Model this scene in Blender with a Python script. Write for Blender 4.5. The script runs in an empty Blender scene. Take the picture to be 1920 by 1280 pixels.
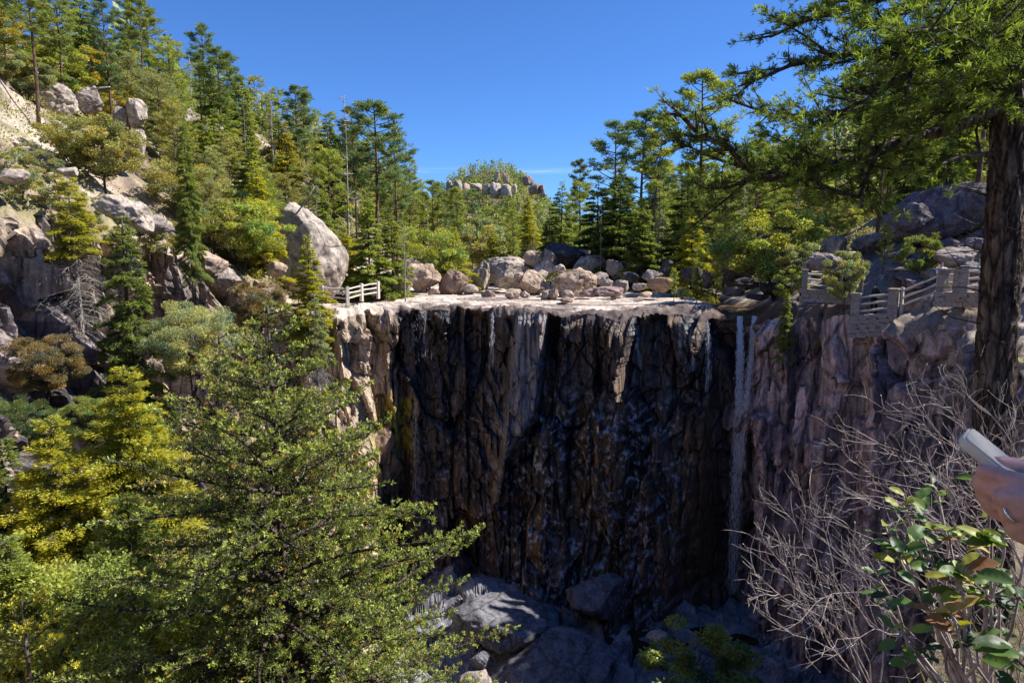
import bpy, bmesh, math, random
import numpy as np
from mathutils import Vector, Matrix, Quaternion
C = bpy.context.scene.collection
R = math.radians
rnd = random.Random(7)
rs = np.random.RandomState(11)
F = 1280.0
PITCH = R(7.57)
CP, SP = math.cos(PITCH), math.sin(PITCH)

def P(px, py, D):
    """point on the sight line of a spot in the photograph, D metres ahead"""
    a = (px - 960) / F; b = (640 - py) / F
    y = CP + b * SP; z = -SP + b * CP
    return Vector((a * D / y, D, z * D / y))
def proj(p):
    f = p[1] * CP - p[2] * SP; u = p[1] * SP + p[2] * CP
    return 960 + F * p[0] / f, 640 - F * u / f

# ------------------------------------------------------------ noise
def _h(ix, iy, iz, s):
    n = (ix * 374761393 + iy * 668265263 + iz * 2147483647 + s * 1274126177) & 0xffffffff
    n = ((n ^ (n >> 13)) * 1274126177) & 0xffffffff
    n = n ^ (n >> 16)
    return n / 4294967296.0
def vn(x, y, z=0.0, s=0):
    x, y, z = np.broadcast_arrays(np.asarray(x, float), np.asarray(y, float), np.asarray(z, float))
    xi = np.floor(x).astype(np.int64); yi = np.floor(y).astype(np.int64); zi = np.floor(z).astype(np.int64)
    fx, fy, fz = x - xi, y - yi, z - zi
    u = fx * fx * (3 - 2 * fx); v = fy * fy * (3 - 2 * fy); w = fz * fz * (3 - 2 * fz)
    def c(a, b, d): return _h(xi + a, yi + b, zi + d, s)
    x00 = c(0,0,0) * (1-u) + c(1,0,0) * u; x10 = c(0,1,0) * (1-u) + c(1,1,0) * u
    x01 = c(0,0,1) * (1-u) + c(1,0,1) * u; x11 = c(0,1,1) * (1-u) + c(1,1,1) * u
    return ((x00*(1-v) + x10*v) * (1-w) + (x01*(1-v) + x11*v) * w) * 2 - 1
def fbm(x, y, z=0.0, o=4, s=0, g=0.5):
    t = 0; a = 1.0; f = 1.0; n = 0
    for i in range(o):
        t = t + a * vn(x * f + 13.7 * i, y * f + 5.1 * i, np.asarray(z) * f, s + i); n += a; a *= g; f *= 2.03
    return t / n
def voro(x, y, z, s=0):
    """distance to first and second cell, random number of the cell"""
    xi = np.floor(x).astype(np.int64); yi = np.floor(y).astype(np.int64); zi = np.floor(z).astype(np.int64)
    f1 = np.full(x.shape, 9.0); f2 = np.full(x.shape, 9.0); cid = np.zeros(x.shape)
    for a in (-1, 0, 1):
        for b in (-1, 0, 1):
            for c in (-1, 0, 1):
                X, Y, Z = xi + a, yi + b, zi + c
                d = np.sqrt((X + _h(X, Y, Z, s) - x) ** 2 + (Y + _h(X, Y, Z, s + 1) - y) ** 2 + (Z + _h(X, Y, Z, s + 2) - z) ** 2)
                r = _h(X, Y, Z, s + 3); m = d < f1
                f2 = np.where(m, f1, np.minimum(f2, d)); cid = np.where(m, r, cid); f1 = np.where(m, d, f1)
    return f1, f2, cid
def facet(x, y, s=0, tilt=1.0):
    """flat broken blocks: per cell a height and a slant; also the distance to the joints"""
    xi = np.floor(x).astype(np.int64); yi = np.floor(y).astype(np.int64)
    f1 = np.full(x.shape, 9.0); f2 = np.full(x.shape, 9.0); h = np.zeros(x.shape); c = np.zeros(x.shape)
    for a in (-1, 0, 1):
        for b in (-1, 0, 1):
            X, Y = xi + a, yi + b; dx = x - X - _h(X, Y, 0 * X, s); dy = y - Y - _h(X, Y, 0 * X, s + 1); d = np.sqrt(dx * dx + dy * dy)
            r = _h(X, Y, 0 * X, s + 3); v = r - .5 + tilt * (dx * (_h(X, Y, 0 * X, s + 4) - .5) + dy * (_h(X, Y, 0 * X, s + 5) - .5)) * 2; m = d < f1
            f2 = np.where(m, f1, np.minimum(f2, d)); h = np.where(m, v, h); c = np.where(m, r, c); f1 = np.where(m, d, f1)
    return h, f2 - f1, c
def sm(a, b, x):
    t = np.clip((x - a) / (b - a), 0, 1); return t * t * (3 - 2 * t)

# ------------------------------------------------------------ mesh building
def mesh_np(name, V, faces, mats, mi=None, col=None, smooth=False):
    """V (n,3); faces: list of int arrays (m,3) or (m,4); col (n,3)"""
    me = bpy.data.meshes.new(name)
    V = np.asarray(V, np.float32)
    me.vertices.add(len(V)); me.vertices.foreach_set('co', V.ravel())
    faces = [np.asarray(f, np.int32) for f in faces if len(f)]
    tot = np.concatenate([np.full(len(f), f.shape[1], np.int32) for f in faces])
    loops = np.concatenate([f.ravel() for f in faces])
    st = np.concatenate([[0], np.cumsum(tot)[:-1]]).astype(np.int32)
    me.loops.add(len(loops)); me.loops.foreach_set('vertex_index', loops)
    me.polygons.add(len(tot)); me.polygons.foreach_set('loop_start', st); me.polygons.foreach_set('loop_total', tot)
    if mi is not None: me.polygons.foreach_set('material_index', np.asarray(mi, np.int32))
    me.polygons.foreach_set('use_smooth', np.full(len(tot), smooth))
    for m in (mats if isinstance(mats, (list, tuple)) else [mats]): me.materials.append(m)
    if col is not None:
        a = me.color_attributes.new('Col', 'FLOAT_COLOR', 'POINT')
        c = np.ones((len(V), 4), np.float32); c[:, :3] = col; a.data.foreach_set('color', c.ravel())
    me.update(calc_edges=True)
    return me
class Geo:
    def __init__(s): s.V = []; s.Q = []; s.T = []; s.C = []; s.n = 0
    def add(s, V, Q=None, T=None, col=(1, 1, 1)):
        V = np.asarray(V, float).reshape(-1, 3)
        if Q is not None and len(Q): s.Q.append(np.asarray(Q) + s.n)
        if T is not None and len(T): s.T.append(np.asarray(T) + s.n)
        c = np.empty((len(V), 3)); c[:] = col
        s.V.append(V); s.C.append(c); s.n += len(V)
    def mesh(s, name, mats, smooth=False):
        return mesh_np(name, np.concatenate(s.V), [np.concatenate(f) for f in (s.Q, s.T) if f], mats, col=np.concatenate(s.C), smooth=smooth)
    def tube(s, pts, rad, k=6, col=(1, 1, 1), cap=True, wob=0.0):
        pts = np.asarray([tuple(p) for p in pts], float); m = len(pts); rad = np.asarray(rad, float) * np.ones(m)
        t = np.gradient(pts, axis=0); t /= np.linalg.norm(t, axis=1)[:, None] + 1e-9
        ref = np.array([0, 0, 1.0]) if abs(t[:, 2]).mean() < .8 else np.array([1.0, 0, 0])
        a = np.cross(t, ref); a /= np.linalg.norm(a, axis=1)[:, None] + 1e-9
        b = np.cross(t, a)
        th = np.arange(k) * 2 * math.pi / k
        rr = rad[:, None] * (1 + (wob * rs.uniform(-1, 1, (m, k)) if wob else 0) * np.ones((m, k)))
        V = pts[:, None] + rr[..., None] * (np.cos(th)[None, :, None] * a[:, None] + np.sin(th)[None, :, None] * b[:, None])
        i = np.arange(m - 1)[:, None] * k; j = np.arange(k)[None]; jn = (j + 1) % k
        Q = np.stack([i + j, i + k + j, i + k + jn, i + jn], -1).reshape(-1, 4)
        T = None
        V = V.reshape(-1, 3)
        if cap:
            V = np.concatenate([V, pts[:1], pts[-1:]]); e = m * k
            T = [(e, jj, (jj + 1) % k) for jj in range(k)] + [(e + 1, (m-1)*k + (jj + 1) % k, (m-1)*k + jj) for jj in range(k)]
        s.add(V, Q, T, col)
    def box(s, c, d, rot=None, col=(1, 1, 1), jit=0.0):
        v = np.array([(x, y, z) for x in (-.5, .5) for y in (-.5, .5) for z in (-.5, .5)]) * np.asarray(d)
        if jit: v = v + rs.uniform(-jit, jit, v.shape)
        if rot is not None: v = v @ np.array(rot).T
        s.add(v + np.asarray(tuple(c)), [(0,1,3,2), (4,6,7,5), (0,4,5,1), (2,3,7,6), (0,2,6,4), (1,5,7,3)], None, col)
    def kites(s, p, d, n, L, W, col):
        """leaf blades: p base (m,3), d direction, n normal-ish, L lengths, W widths"""
        d = d / (np.linalg.norm(d, axis=1)[:, None] + 1e-9)
        sd = np.cross(d, n); sd /= np.linalg.norm(sd, axis=1)[:, None] + 1e-9
        L = np.asarray(L)[:, None]; W = np.asarray(W)[:, None]
        V = np.stack([p, p + d * L * .55 + sd * W * .5, p + d * L, p + d * L * .55 - sd * W * .5], 1)
        m = len(p)
        s.add(V.reshape(-1, 3), np.arange(4 * m).reshape(m, 4), None, np.repeat(np.broadcast_to(col, (m, 3)), 4, 0))
def link(o, parent=None):
    C.objects.link(o)
    if parent is not None: o.parent = parent
    return o
def obj(name, me, parent=None, loc=None):
    o = bpy.data.objects.new(name, me)
    if loc is not None: o.location = loc
    return link(o, parent)
def empty(name, loc=(0, 0, 0)):
    o = bpy.data.objects.new(name, None); o.empty_display_size = .3; o.location = loc
    return link(o)
def tag(o, label=None, cat=None, group=None, kind=None):
    if label: o['label'] = label
    if cat: o['category'] = cat
    if group: o['group'] = group
    if kind: o['kind'] = kind
    return o

# ------------------------------------------------------------ materials
def newmat(name):
    m = bpy.data.materials.new(name); m.use_nodes = True; nt = m.node_tree; nt.nodes.clear()
    return m, nt
def N(nt, t, **k):
    n = nt.nodes.new(t)
    for a, b in k.items():
        if a.startswith('i_'):
            key = a[2:]; key = int(key) if key.isdigit() else key.replace('_', ' ')
            n.inputs[key].default_value = b
        else: setattr(n, a, b)
    return n
def ramp(nt, src, stops):
    r = N(nt, 'ShaderNodeValToRGB'); e = r.color_ramp.elements
    e[0].position = stops[0][0]; e[1].position = stops[-1][0]
    for p, c in stops[1:-1]: e.new(p)
    for i, (p, c) in enumerate(stops):
        e[i].position = p; e[i].color = (c, c, c, 1) if not hasattr(c, '__len__') else (*c, 1)
    nt.links.new(src, r.inputs[0]); return r.outputs[0]
def mixc(nt, fac, a, b, mode='MIX'):
    m = N(nt, 'ShaderNodeMix', data_type='RGBA', blend_type=mode)
    for sock, v in ((m.inputs[0], fac), (m.inputs[6], a), (m.inputs[7], b)):
        if hasattr(v, 'is_output'): nt.links.new(v, sock)
        elif hasattr(v, '__len__'): sock.default_value = (*v[:3], 1)
        else: sock.default_value = v
    return m.outputs[2]
def noise(nt, vec, scale, detail=6, rough=.6, dist=0.0):
    n = N(nt, 'ShaderNodeTexNoise'); n.inputs['Scale'].default_value = scale; n.inputs['Detail'].default_value = detail
    n.inputs['Roughness'].default_value = rough; n.inputs['Distortion'].default_value = dist
    nt.links.new(vec, n.inputs['Vector']); return n.outputs[0]
def mapped(nt, src, sc):
    m = N(nt, 'ShaderNodeMapping'); m.inputs['Scale'].default_value = sc; nt.links.new(src, m.inputs[0]); return m.outputs[0]
def bump(nt, h, strength, dist, prev=None):
    b = N(nt, 'ShaderNodeBump'); b.inputs['Strength'].default_value = strength; b.inputs['Distance'].default_value = dist
    nt.links.new(h, b.inputs['Height'])
    if prev is not None: nt.links.new(prev, b.inputs['Normal'])
    return b.outputs[0]
def principled(nt, col, rough=.8, nrm=None, spec=.3, **k):
    p = N(nt, 'ShaderNodeBsdfPrincipled'); o = N(nt, 'ShaderNodeOutputMaterial')
    if hasattr(col, 'is_output'): nt.links.new(col, p.inputs['Base Color'])
    else: p.inputs['Base Color'].default_value = (*col, 1)
    if hasattr(rough, 'is_output'): nt.links.new(rough, p.inputs['Roughness'])
    else: p.inputs['Roughness'].default_value = rough
    p.inputs['Specular IOR Level'].default_value = spec
    if nrm is not None: nt.links.new(nrm, p.inputs['Normal'])
    nt.links.new(p.outputs[0], o.inputs[0]); return p

def rock_mat(name, use_attr, base=(.3, .26, .22), streak=True, rough=.85, bumpy=1.0, scl=1.0, objcol=False):
    m, nt = newmat(name)
    g = N(nt, 'ShaderNodeTexCoord').outputs['Object'] if not use_attr else N(nt, 'ShaderNodeNewGeometry').outputs['Position']
    if use_attr: c = N(nt, 'ShaderNodeAttribute', attribute_name='Col').outputs['Color']
    elif objcol: c = N(nt, 'ShaderNodeObjectInfo').outputs['Color']
    else: c = N(nt, 'ShaderNodeRGB').outputs[0]; c.default_value = (*base, 1)
    n1 = noise(nt, g, 1.1 * scl, 8, .65); n2 = noise(nt, g, 7 * scl, 6, .7)
    c = mixc(nt, 1.0, c, ramp(nt, n1, [(.3, .62), (.5, 1.0), (.72, 1.35)]), 'MULTIPLY')
    c = mixc(nt, 1.0, c, ramp(nt, n2, [(.3, .6), (.5, 1.0), (.7, 1.3)]), 'MULTIPLY')
    if objcol:
        nv = noise(nt, mapped(nt, g, (1, 1, .55)), 1.6 * scl, 10, .72, .5)
        c = mixc(nt, ramp(nt, nv, [(.47, 0), (.58, .8)]), c, mixc(nt, 1.0, c, (.38, .37, .39), 'MULTIPLY'))
        c = mixc(nt, ramp(nt, noise(nt, g, 11 * scl, 8, .8), [(.56, 0), (.64, .5)]), c, (.5, .47, .42))
        vk = N(nt, 'ShaderNodeTexVoronoi', feature='DISTANCE_TO_EDGE'); vk.inputs['Scale'].default_value = .42
        nt.links.new(mixc(nt, .4, g, N(nt, 'ShaderNodeTexNoise', i_Scale=2.0).outputs[1]), vk.inputs['Vector']); crk = ramp(nt, vk.outputs[0], [(.0, 0), (.03, 1)])
        c = mixc(nt, 1.0, c, ramp(nt, crk, [(0, .62), (1, 1.0)]), 'MULTIPLY')
    # lichen and mineral spots
    vo = N(nt, 'ShaderNodeTexVoronoi'); vo.inputs['Scale'].default_value = 5 * scl; nt.links.new(g, vo.inputs['Vector'])
    sp = ramp(nt, noise(nt, g, 3.3 * scl, 9, .75, .4), [(.56, 0), (.66, .55)])
    c = mixc(nt, sp, c, mixc(nt, 1.0, c, (.45, .44, .46), 'MULTIPLY'))
    if streak:
        st = noise(nt, mapped(nt, g, (2.2, 2.2, .16)), 1.6, 7, .6)
        c = mixc(nt, 1.0, c, ramp(nt, st, [(.32, .5), (.5, 1.0), (.68, 1.25)]), 'MULTIPLY')
    b = bump(nt, n1, .8, (.18 if streak else .35) * bumpy); b = bump(nt, n2, .8, .09 * bumpy, b)
    b = bump(nt, noise(nt, g, 30 * scl, 4, .7), .5, .02 * bumpy, b)
    if streak:
        b = bump(nt, st, .6, .08 * bumpy, b)
        for sc3, d3 in (((.9, .9, .38), .14),):
            v3 = N(nt, 'ShaderNodeTexVoronoi', feature='DISTANCE_TO_EDGE'); v3.inputs['Scale'].default_value = 1.0
            nt.links.new(mixc(nt, .10, mapped(nt, g, sc3), N(nt, 'ShaderNodeTexNoise', i_Scale=1.3).outputs[1]), v3.inputs['Vector']); e3 = ramp(nt, v3.outputs[0], [(.0, 0), (.09, 1)])
            b = bump(nt, e3, .9, d3, b); c = mixc(nt, 1.0, c, ramp(nt, e3, [(0, .62), (1, 1.08)]), 'MULTIPLY')
    if objcol: b = bump(nt, crk, .7, .08, b)
    if use_attr and streak:
        lum = N(nt, 'ShaderNodeRGBToBW'); nt.links.new(c, lum.inputs[0]); rough = ramp(nt, lum.outputs[0], [(.015, .28), (.12, .85)])
    principled(nt, c, rough, b, .45 if streak else .25)
    return m
def leaf_mat(name, trans=.35, gloss=.08, base=None):
    m, nt = newmat(name)
    oi = N(nt, 'ShaderNodeObjectInfo'); at = N(nt, 'ShaderNodeAttribute', attribute_name='Col')
    c = mixc(nt, 1.0, oi.outputs['Color'], at.outputs['Color'], 'MULTIPLY')
    d = N(nt, 'ShaderNodeBsdfDiffuse'); t = N(nt, 'ShaderNodeBsdfTranslucent'); gl = N(nt, 'ShaderNodeBsdfGlossy'); gl.inputs['Roughness'].default_value = .45
    nt.links.new(c, d.inputs[0]); nt.links.new(mixc(nt, 1.0, c, (1.25, 1.2, .55), 'MULTIPLY'), t.inputs[0])
    m1 = N(nt, 'ShaderNodeMixShader', i_0=trans); m2 = N(nt, 'ShaderNodeMixShader', i_0=gloss); o = N(nt, 'ShaderNodeOutputMaterial')
    nt.links.new(d.outputs[0], m1.inputs[1]); nt.links.new(t.outputs[0], m1.inputs[2])
    nt.links.new(m1.outputs[0], m2.inputs[1]); nt.links.new(gl.outputs[0], m2.inputs[2]); nt.links.new(m2.outputs[0], o.inputs[0])
    return m
def bark_mat(name, base, bumpy=.05, sc=6.0, hi=1.5):
    m, nt = newmat(name)
    g = N(nt, 'ShaderNodeTexCoord').outputs['Object']
    a = noise(nt, mapped(nt, g, (1, 1, .3)), sc, 8, .7, .6); b2 = noise(nt, g, sc * 4, 5, .6)
    vo = N(nt, 'ShaderNodeTexVoronoi', feature='DISTANCE_TO_EDGE'); vo.inputs['Scale'].default_value = sc * 1.3
    nt.links.new(mapped(nt, g, (1, 1, .2)), vo.inputs['Vector'])
    c = mixc(nt, ramp(nt, a, [(.35, 0), (.65, 1)]), tuple(x * .45 for x in base), tuple(x * hi for x in base))
    c = mixc(nt, ramp(nt, vo.outputs[0], [(0, .9), (.12, 0)]), c, tuple(x * .25 for x in base))
    c = mixc(nt, ramp(nt, noise(nt, g, sc * .5, 5, .7), [(.58, 0), (.7, .5)]), c, (.3, .31, .27))
    nb = bump(nt, ramp(nt, vo.outputs[0], [(0, 0), (.2, 1)]), .9, bumpy); nb = bump(nt, a, .8, bumpy, nb); nb = bump(nt, b2, .5, bumpy * .3, nb)
    principled(nt, c, .9, nb, .2); return m

M = {}
M['cliff'] = rock_mat('cliff_rock', True, rough=.5)
M['ground'] = rock_mat('ground_rock', True, streak=False, rough=.9, bumpy=.5)
M['boulder'] = rock_mat('boulder_rock', False, streak=False, objcol=True, scl=.9, bumpy=.7)
M['leaf'] = leaf_mat('conifer_needles', .5, .02)
M['nearleaf'] = leaf_mat('near_fir_needles', .3, .03)
M['broad'] = leaf_mat('broad_leaves', .46, .03)
M['bark'] = bark_mat('dark_bark', (.1, .075, .06), .03)
M['bark_red'] = bark_mat('warm_bark', (.17, .11, .075), .03)
M['bark_big'] = bark_mat('rough_pine_bark', (.13, .10, .088), .10, 9.0, 2.3)
M['dead'] = bark_mat('silver_deadwood', (.42, .38, .34), .01, 8, 1.3)

# ------------------------------------------------------------ camera, sun, sky
sc = bpy.context.scene
cam = bpy.data.cameras.new('camera'); co = bpy.data.objects.new('camera', cam); C.objects.link(co)
co.location = (0, 0, 0); co.rotation_euler = (R(90) - PITCH, 0, 0)
cam.sensor_width = 36; cam.lens = 36 * F / 1920; cam.clip_start = .05; cam.clip_end = 6000
sc.camera = co
SUN_AZ, SUN_EL = R(84), R(47)          # azimuth from the view direction towards the right
sd = Vector((math.sin(SUN_AZ) * math.cos(SUN_EL), math.cos(SUN_AZ) * math.cos(SUN_EL), math.sin(SUN_EL)))
sl = bpy.data.lights.new('sun', 'SUN'); sl.energy = 4.8; sl.angle = R(.53); sl.color = (1, .955, .87)
so = bpy.data.objects.new('sun', sl); C.objects.link(so); so.rotation_euler = sd.to_track_quat('Z', 'Y').to_euler(); so.location = (40, 0, 60)
w = bpy.data.worlds.new('World'); sc.world = w; w.use_nodes = True; nt = w.node_tree; nt.nodes.clear()
sky = N(nt, 'ShaderNodeTexSky', sky_type='NISHITA'); sky.sun_disc = False; sky.sun_elevation = SUN_EL; sky.sun_rotation = SUN_AZ
sky.altitude = 2200; sky.air_density = 1.15; sky.dust_density = .05; sky.ozone_density = 5.0
bg = N(nt, 'ShaderNodeBackground'); bg.inputs[1].default_value = .10; ow = N(nt, 'ShaderNodeOutputWorld')
# a thin streak of cirrus low over the far hill
geo = N(nt, 'ShaderNodeNewGeometry'); sx = N(nt, 'ShaderNodeSeparateXYZ'); nt.links.new(geo.outputs['Incoming'], sx.inputs[0])
def math_(op, a, b=None):
    m = N(nt, 'ShaderNodeMath', operation=op)
    for i, v in enumerate((a, b)):
        if v is None: continue
        if hasattr(v, 'is_output'): nt.links.new(v, m.inputs[i])
        else: m.inputs[i].default_value = v
    return m.outputs[0]
el = math_('MULTIPLY', sx.outputs[2], -1.0)
wv = noise(nt, mapped(nt, geo.outputs['Incoming'], (4, 4, 90)), 2.0, 5, .6)
band = math_('SUBTRACT', 1.0, math_('MULTIPLY', math_('ABSOLUTE', math_('SUBTRACT', el, .112)), 170.0))
cl = math_('MULTIPLY', math_('MAXIMUM', band, 0.0), math_('MULTIPLY', math_('MAXIMUM', math_('SUBTRACT', wv, .38), 0.0), 1.6))
skc = mixc(nt, 1.0, sky.outputs[0], (.40, .63, .95), 'MULTIPLY')
nt.links.new(mixc(nt, cl, skc, (3.6, 5.0, 6.2)), bg.inputs[0]); nt.links.new(bg.outputs[0], ow.inputs[0])
sc.view_settings.view_transform = 'Standard'; sc.view_settings.look = 'None'; sc.view_settings.gamma = 1; sc.view_settings.exposure = 0.88
sc.cycles.max_bounces = 5; sc.cycles.diffuse_bounces = 2; sc.cycles.glossy_bounces = 2; sc.cycles.transmission_bounces = 3; sc.cycles.transparent_max_bounces = 4
sc.cycles.use_denoising = True
sc.cycles.caustics_reflective = False; sc.cycles.caustics_refractive = False
# ------------------------------------------------------------ terrain
CX, CY = 0.0, 28.0
RIM = [(21.5,31),(19.6,36),(18.8,40),(17.9,43.2),(17.0,45),(15.9,46.4),(12,46.3),(6.8,46),(3,46.6),(0,47.8),(-4.3,50),(-8.6,50.3),(-10.2,47.2),(-12.4,45.4),
       (-15.5,43.6),(-18.6,41.5),(-21.3,36),(-22.8,30),(-23.4,24),(-19,15),(-12,8),(-6,3),(-2,1.35),(-.3,1.3),(.55,1.75),(1.5,2.9),(3.1,5.0),(4.7,7.0),(9.5,12.6),(14.5,18),(19,25)]
_ang = np.array([math.atan2(y - CY, x - CX) % (2 * math.pi) for x, y in RIM]); _rad = np.array([math.hypot(x - CX, y - CY) for x, y in RIM])
_o = np.argsort(_ang); _ang = _ang[_o]; _rad = _rad[_o]
_ang = np.concatenate([_ang - 2 * math.pi, _ang, _ang + 2 * math.pi]); _rad = np.tile(_rad, 3)
def rimR(th): return np.interp(th % (2 * math.pi), _ang, _rad)
def rimd(x, y):
    """metres outside the rim (negative over the gorge)"""
    return np.hypot(x - CX, y - CY) - rimR(np.arctan2(y - CY, x - CX))
def H(x, y, rough=True):
    x = np.asarray(x, float); y = np.asarray(y, float)
    z = -4.45 + .02 * np.clip(y - 80, 0, 400)
    z = z + .35 * sm(48, 60, y) * sm(12, -4, x)
    fl = np.interp(y, [0, 30, 42, 50, 60, 75, 120, 300], [-16, -14, -14, -14.5, -14, -12, -11, -14])
    dl = np.clip(fl - x, 0, None)
    z = z + np.where(dl < 27, dl * .78 * sm(-1.0, 3.0, dl), 27 * .78 - (dl - 27) * .12) * np.interp(y, [130, 330, 450], [1, .78, .5])
    fr = np.interp(y, [0, 20, 30, 46, 60, 75, 120, 300], [30, 22, 20.5, 19.5, 20, 24, 20, 22])
    dr = np.clip(x - fr, 0, None)
    z = z + np.where(dr < 60, dr * .52, 60 * .52 - (dr - 60) * .2) * np.interp(y, [120, 300, 420], [1, .6, .35])
    # the path terrace behind the right railings
    z = z + 1.05 * sm(15, 18.8, x) * sm(62, 46, y) * sm(24, 44, y)
    # camera's own ledge
    k = sm(22, 9, np.hypot(x, y)); z = z * (1 - k) + (-1.62 - .78 * np.clip(y - .9, 0, 4.6) - .06 * np.clip(x - 6, 0, 8)) * k
    # far hill closing the valley
    z = np.maximum(z, -4 + (55 + 7 * fbm(x * .035, y * .035, 0, 4, 27)) * np.exp(-np.where(x < -15, ((x + 15) / 58) ** 2, np.abs((x + 15) / 50) ** 2.6) - ((y - 480) / 110) ** 2)) + 25 * sm(560, 1200, y)
    if rough:
        d = rimd(x, y)
        k = sm(2, 12, np.abs(x + 0) - 12) * sm(5, 30, np.hypot(x, y))
        z = z + k * (1.1 * fbm(x * .12, y * .12, 0, 4, 3) + .35 * fbm(x * .5, y * .5, 0, 4, 9)) + sm(0, 4, d) * .10 * fbm(x * .8, y * .8, 0, 4, 5) * sm(5, 14, np.hypot(x, y))
        # ledges: the flat rock steps down in thin sheets to the stream
        led = .5 + .5 * fbm(x * .16, y * .35, 0, 3, 21)
        z = z + (1 - k) * sm(30, 45, y) * sm(95, 75, y) * (np.floor(led * 7) / 7 * .55 - .25)
        # stream bed to the falls
        bx = np.interp(y, [44, 50, 58, 70], [15.6, 17.0, 18.0, 16.0])
        z = z - .55 * sm(2.6, 1.2, np.abs(x - bx)) * sm(75, 62, y) * sm(30, 44, y)
    return z
th_f = np.linspace(R(-34), R(196), 940); th_c = np.linspace(R(196), R(326), 150)[1:-1]
TH = np.concatenate([th_f, th_c]); NT = len(TH)
arc = np.cumsum(np.concatenate([[0], np.hypot(np.diff(rimR(TH) * np.cos(TH)), np.diff(rimR(TH) * np.sin(TH)))]))
wallk = sm(R(-33), R(-20), TH) * sm(R(230), R(200), TH)
RX0 = rimR(TH) * np.cos(TH)
RT = rimR(TH) + wallk * (.55 * fbm(arc * .45, 0 * arc, 0, 4, 2) + .30 * fbm(arc * 1.9, 0 * arc, 3, 5, 8) + 1.1 * facet(arc * .55, 0 * arc + .5, 19, .8)[0] * (np.abs(RX0 - 15.8) > 2))
RX, RY = CX + RT * np.cos(TH), CY + RT * np.sin(TH)
def lipdrop(d): return -.5 * np.clip(1 - d / .9, 0, 1) ** 2
def ring_faces(nr, nt):
    i = np.arange(nr - 1)[:, None] * nt; j = np.arange(nt)[None]; jn = (j + 1) % nt
    return np.stack([i + j, i + jn, i + nt + jn, i + nt + j], -1).reshape(-1, 4)
# upper ground
k = np.arange(150); DD = .13 * (1.046 ** k - 1) / .046; DD = DD[DD < 1600]
gx = CX + (RT[None] + DD[:, None]) * np.cos(TH)[None]; gy = CY + (RT[None] + DD[:, None]) * np.sin(TH)[None]
gz = H(gx, gy) + lipdrop(DD[:, None] * 1.0) * wallk[None] * (.75 + .7 * fbm(gx * .7, gy * .7, 0, 3, 20))
vh, ve, vc_ = facet(gx * .6 + .3 * fbm(gx, gy, 0, 2, 24), gy * .9, 22, .8); gz = gz + wallk[None] * sm(9, .3, DD)[:, None] * (.34 * vh - .10 * sm(.1, 0, ve))
gz = gz + wallk[None] * sm(4, 0, DD)[:, None] * (.20 * fbm(gx * 1.1, gy * 1.1, 0, 5, 12) + .10 * fbm(gx * 3.5, gy * 3.5, 0, 3, 13))
slopek = sm(-13, -19, gx) * sm(5, 25, np.hypot(gx, gy)) * sm(140, 60, gy)
vh, ve, vc_ = facet(gx * .4 + .4 * fbm(gx * .5, gy * .5, 0, 2, 25), gy * .4, 14, .9); gz = gz + slopek * (vh * 1.1 * sm(.1, .5, fbm(gx * .2, gy * .2, 0, 3, 15) + .25) + .22 * fbm(gx * 1.4, gy * 1.4, 0, 4, 16))
pathk = sm(19, 22, gx) * sm(36, 30, gx) * sm(62, 50, gy) * sm(26, 32, gy); vh, ve, vc_ = facet(gx * .45, gy * .7, 17, .8); gz = gz + pathk * (vh * .7 + .15 * fbm(gx * 1.5, gy * 1.5, 0, 4, 18))
ZR = gz[0].copy()
V = np.stack([gx, gy, gz], -1).reshape(-1, 3)
x, y, z = V.T
sand = np.array([.44, .36, .29]); pale = np.array([.58, .49, .41]); soil = np.array([.25, .19, .13]); grass = np.array([.22, .2, .09]); wet = np.array([.10, .075, .07]); duff = np.array([.16, .115, .075])
n1 = fbm(x * .22, y * .22, 0, 5, 30); n2 = fbm(x * .9, y * .9, 0, 5, 33)
col = np.repeat(sand[None], len(x), 0)
def blend(col, c, k): return col * (1 - k[:, None]) + np.asarray(c) * k[:, None]
plat = sm(95, 72, y) * sm(-18, -13, x) * sm(22, 19, x) * sm(30, 44, y)
opn = sm(-17, -20, x) * sm(-40, -33, x) * sm(52, 44, y)          # the open sandy slope on the left
col = blend(col, duff, (1 - plat) * (1 - opn * .75) * .92 * sm(-.5, 0, n1))
col = blend(col, soil, sm(-.05, .35, n1) * .8 * (1 - plat)); col = blend(col, grass, sm(.0, .3, n2) * .75 * (1 - plat))
col = blend(col, [.26, .22, .215], sm(19, 22, x) * sm(36, 30, x) * sm(62, 50, y) * sm(26, 32, y) * sm(-.25, .1, n2) * .85)
col = blend(col, [.11, .10, .055], sm(150, 230, y) * .9)
col = blend(col, pale, plat)
dr_ = rimd(x, y)
st = fbm(x * .35 + 9, y * 1.6, 0, 5, 40)
col = blend(col, [.16, .12, .11], plat * sm(.0, .28, st + .32 * sm(10, 0, dr_) * sm(-3, 8, x) + .1 * sm(2.5, 0, dr_)) * .85)
col = blend(col, [.34, .25, .21], plat * sm(.1, .4, fbm(x * .6, y * 1.1, 0, 4, 43)) * .6)
col = blend(col, wet, plat * sm(2.6, .4, dr_ + 2.4 * n2) * sm(-9.5, -6.5, x) * .9)
col = blend(col, [.1, .06, .035], sm(2.8, 1.4, np.abs(x - np.interp(y, [44, 50, 58, 70], [15.6, 17.0, 18.0, 16.0])) + n2 * .5) * plat)
col = blend(col, [.09, .075, .05], sm(14, 6, np.hypot(x, y)))
ground = obj('ground', mesh_np('ground', V, [ring_faces(len(DD), NT)], M['ground'], col=col, smooth=True)); tag(ground, kind='structure')

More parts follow.
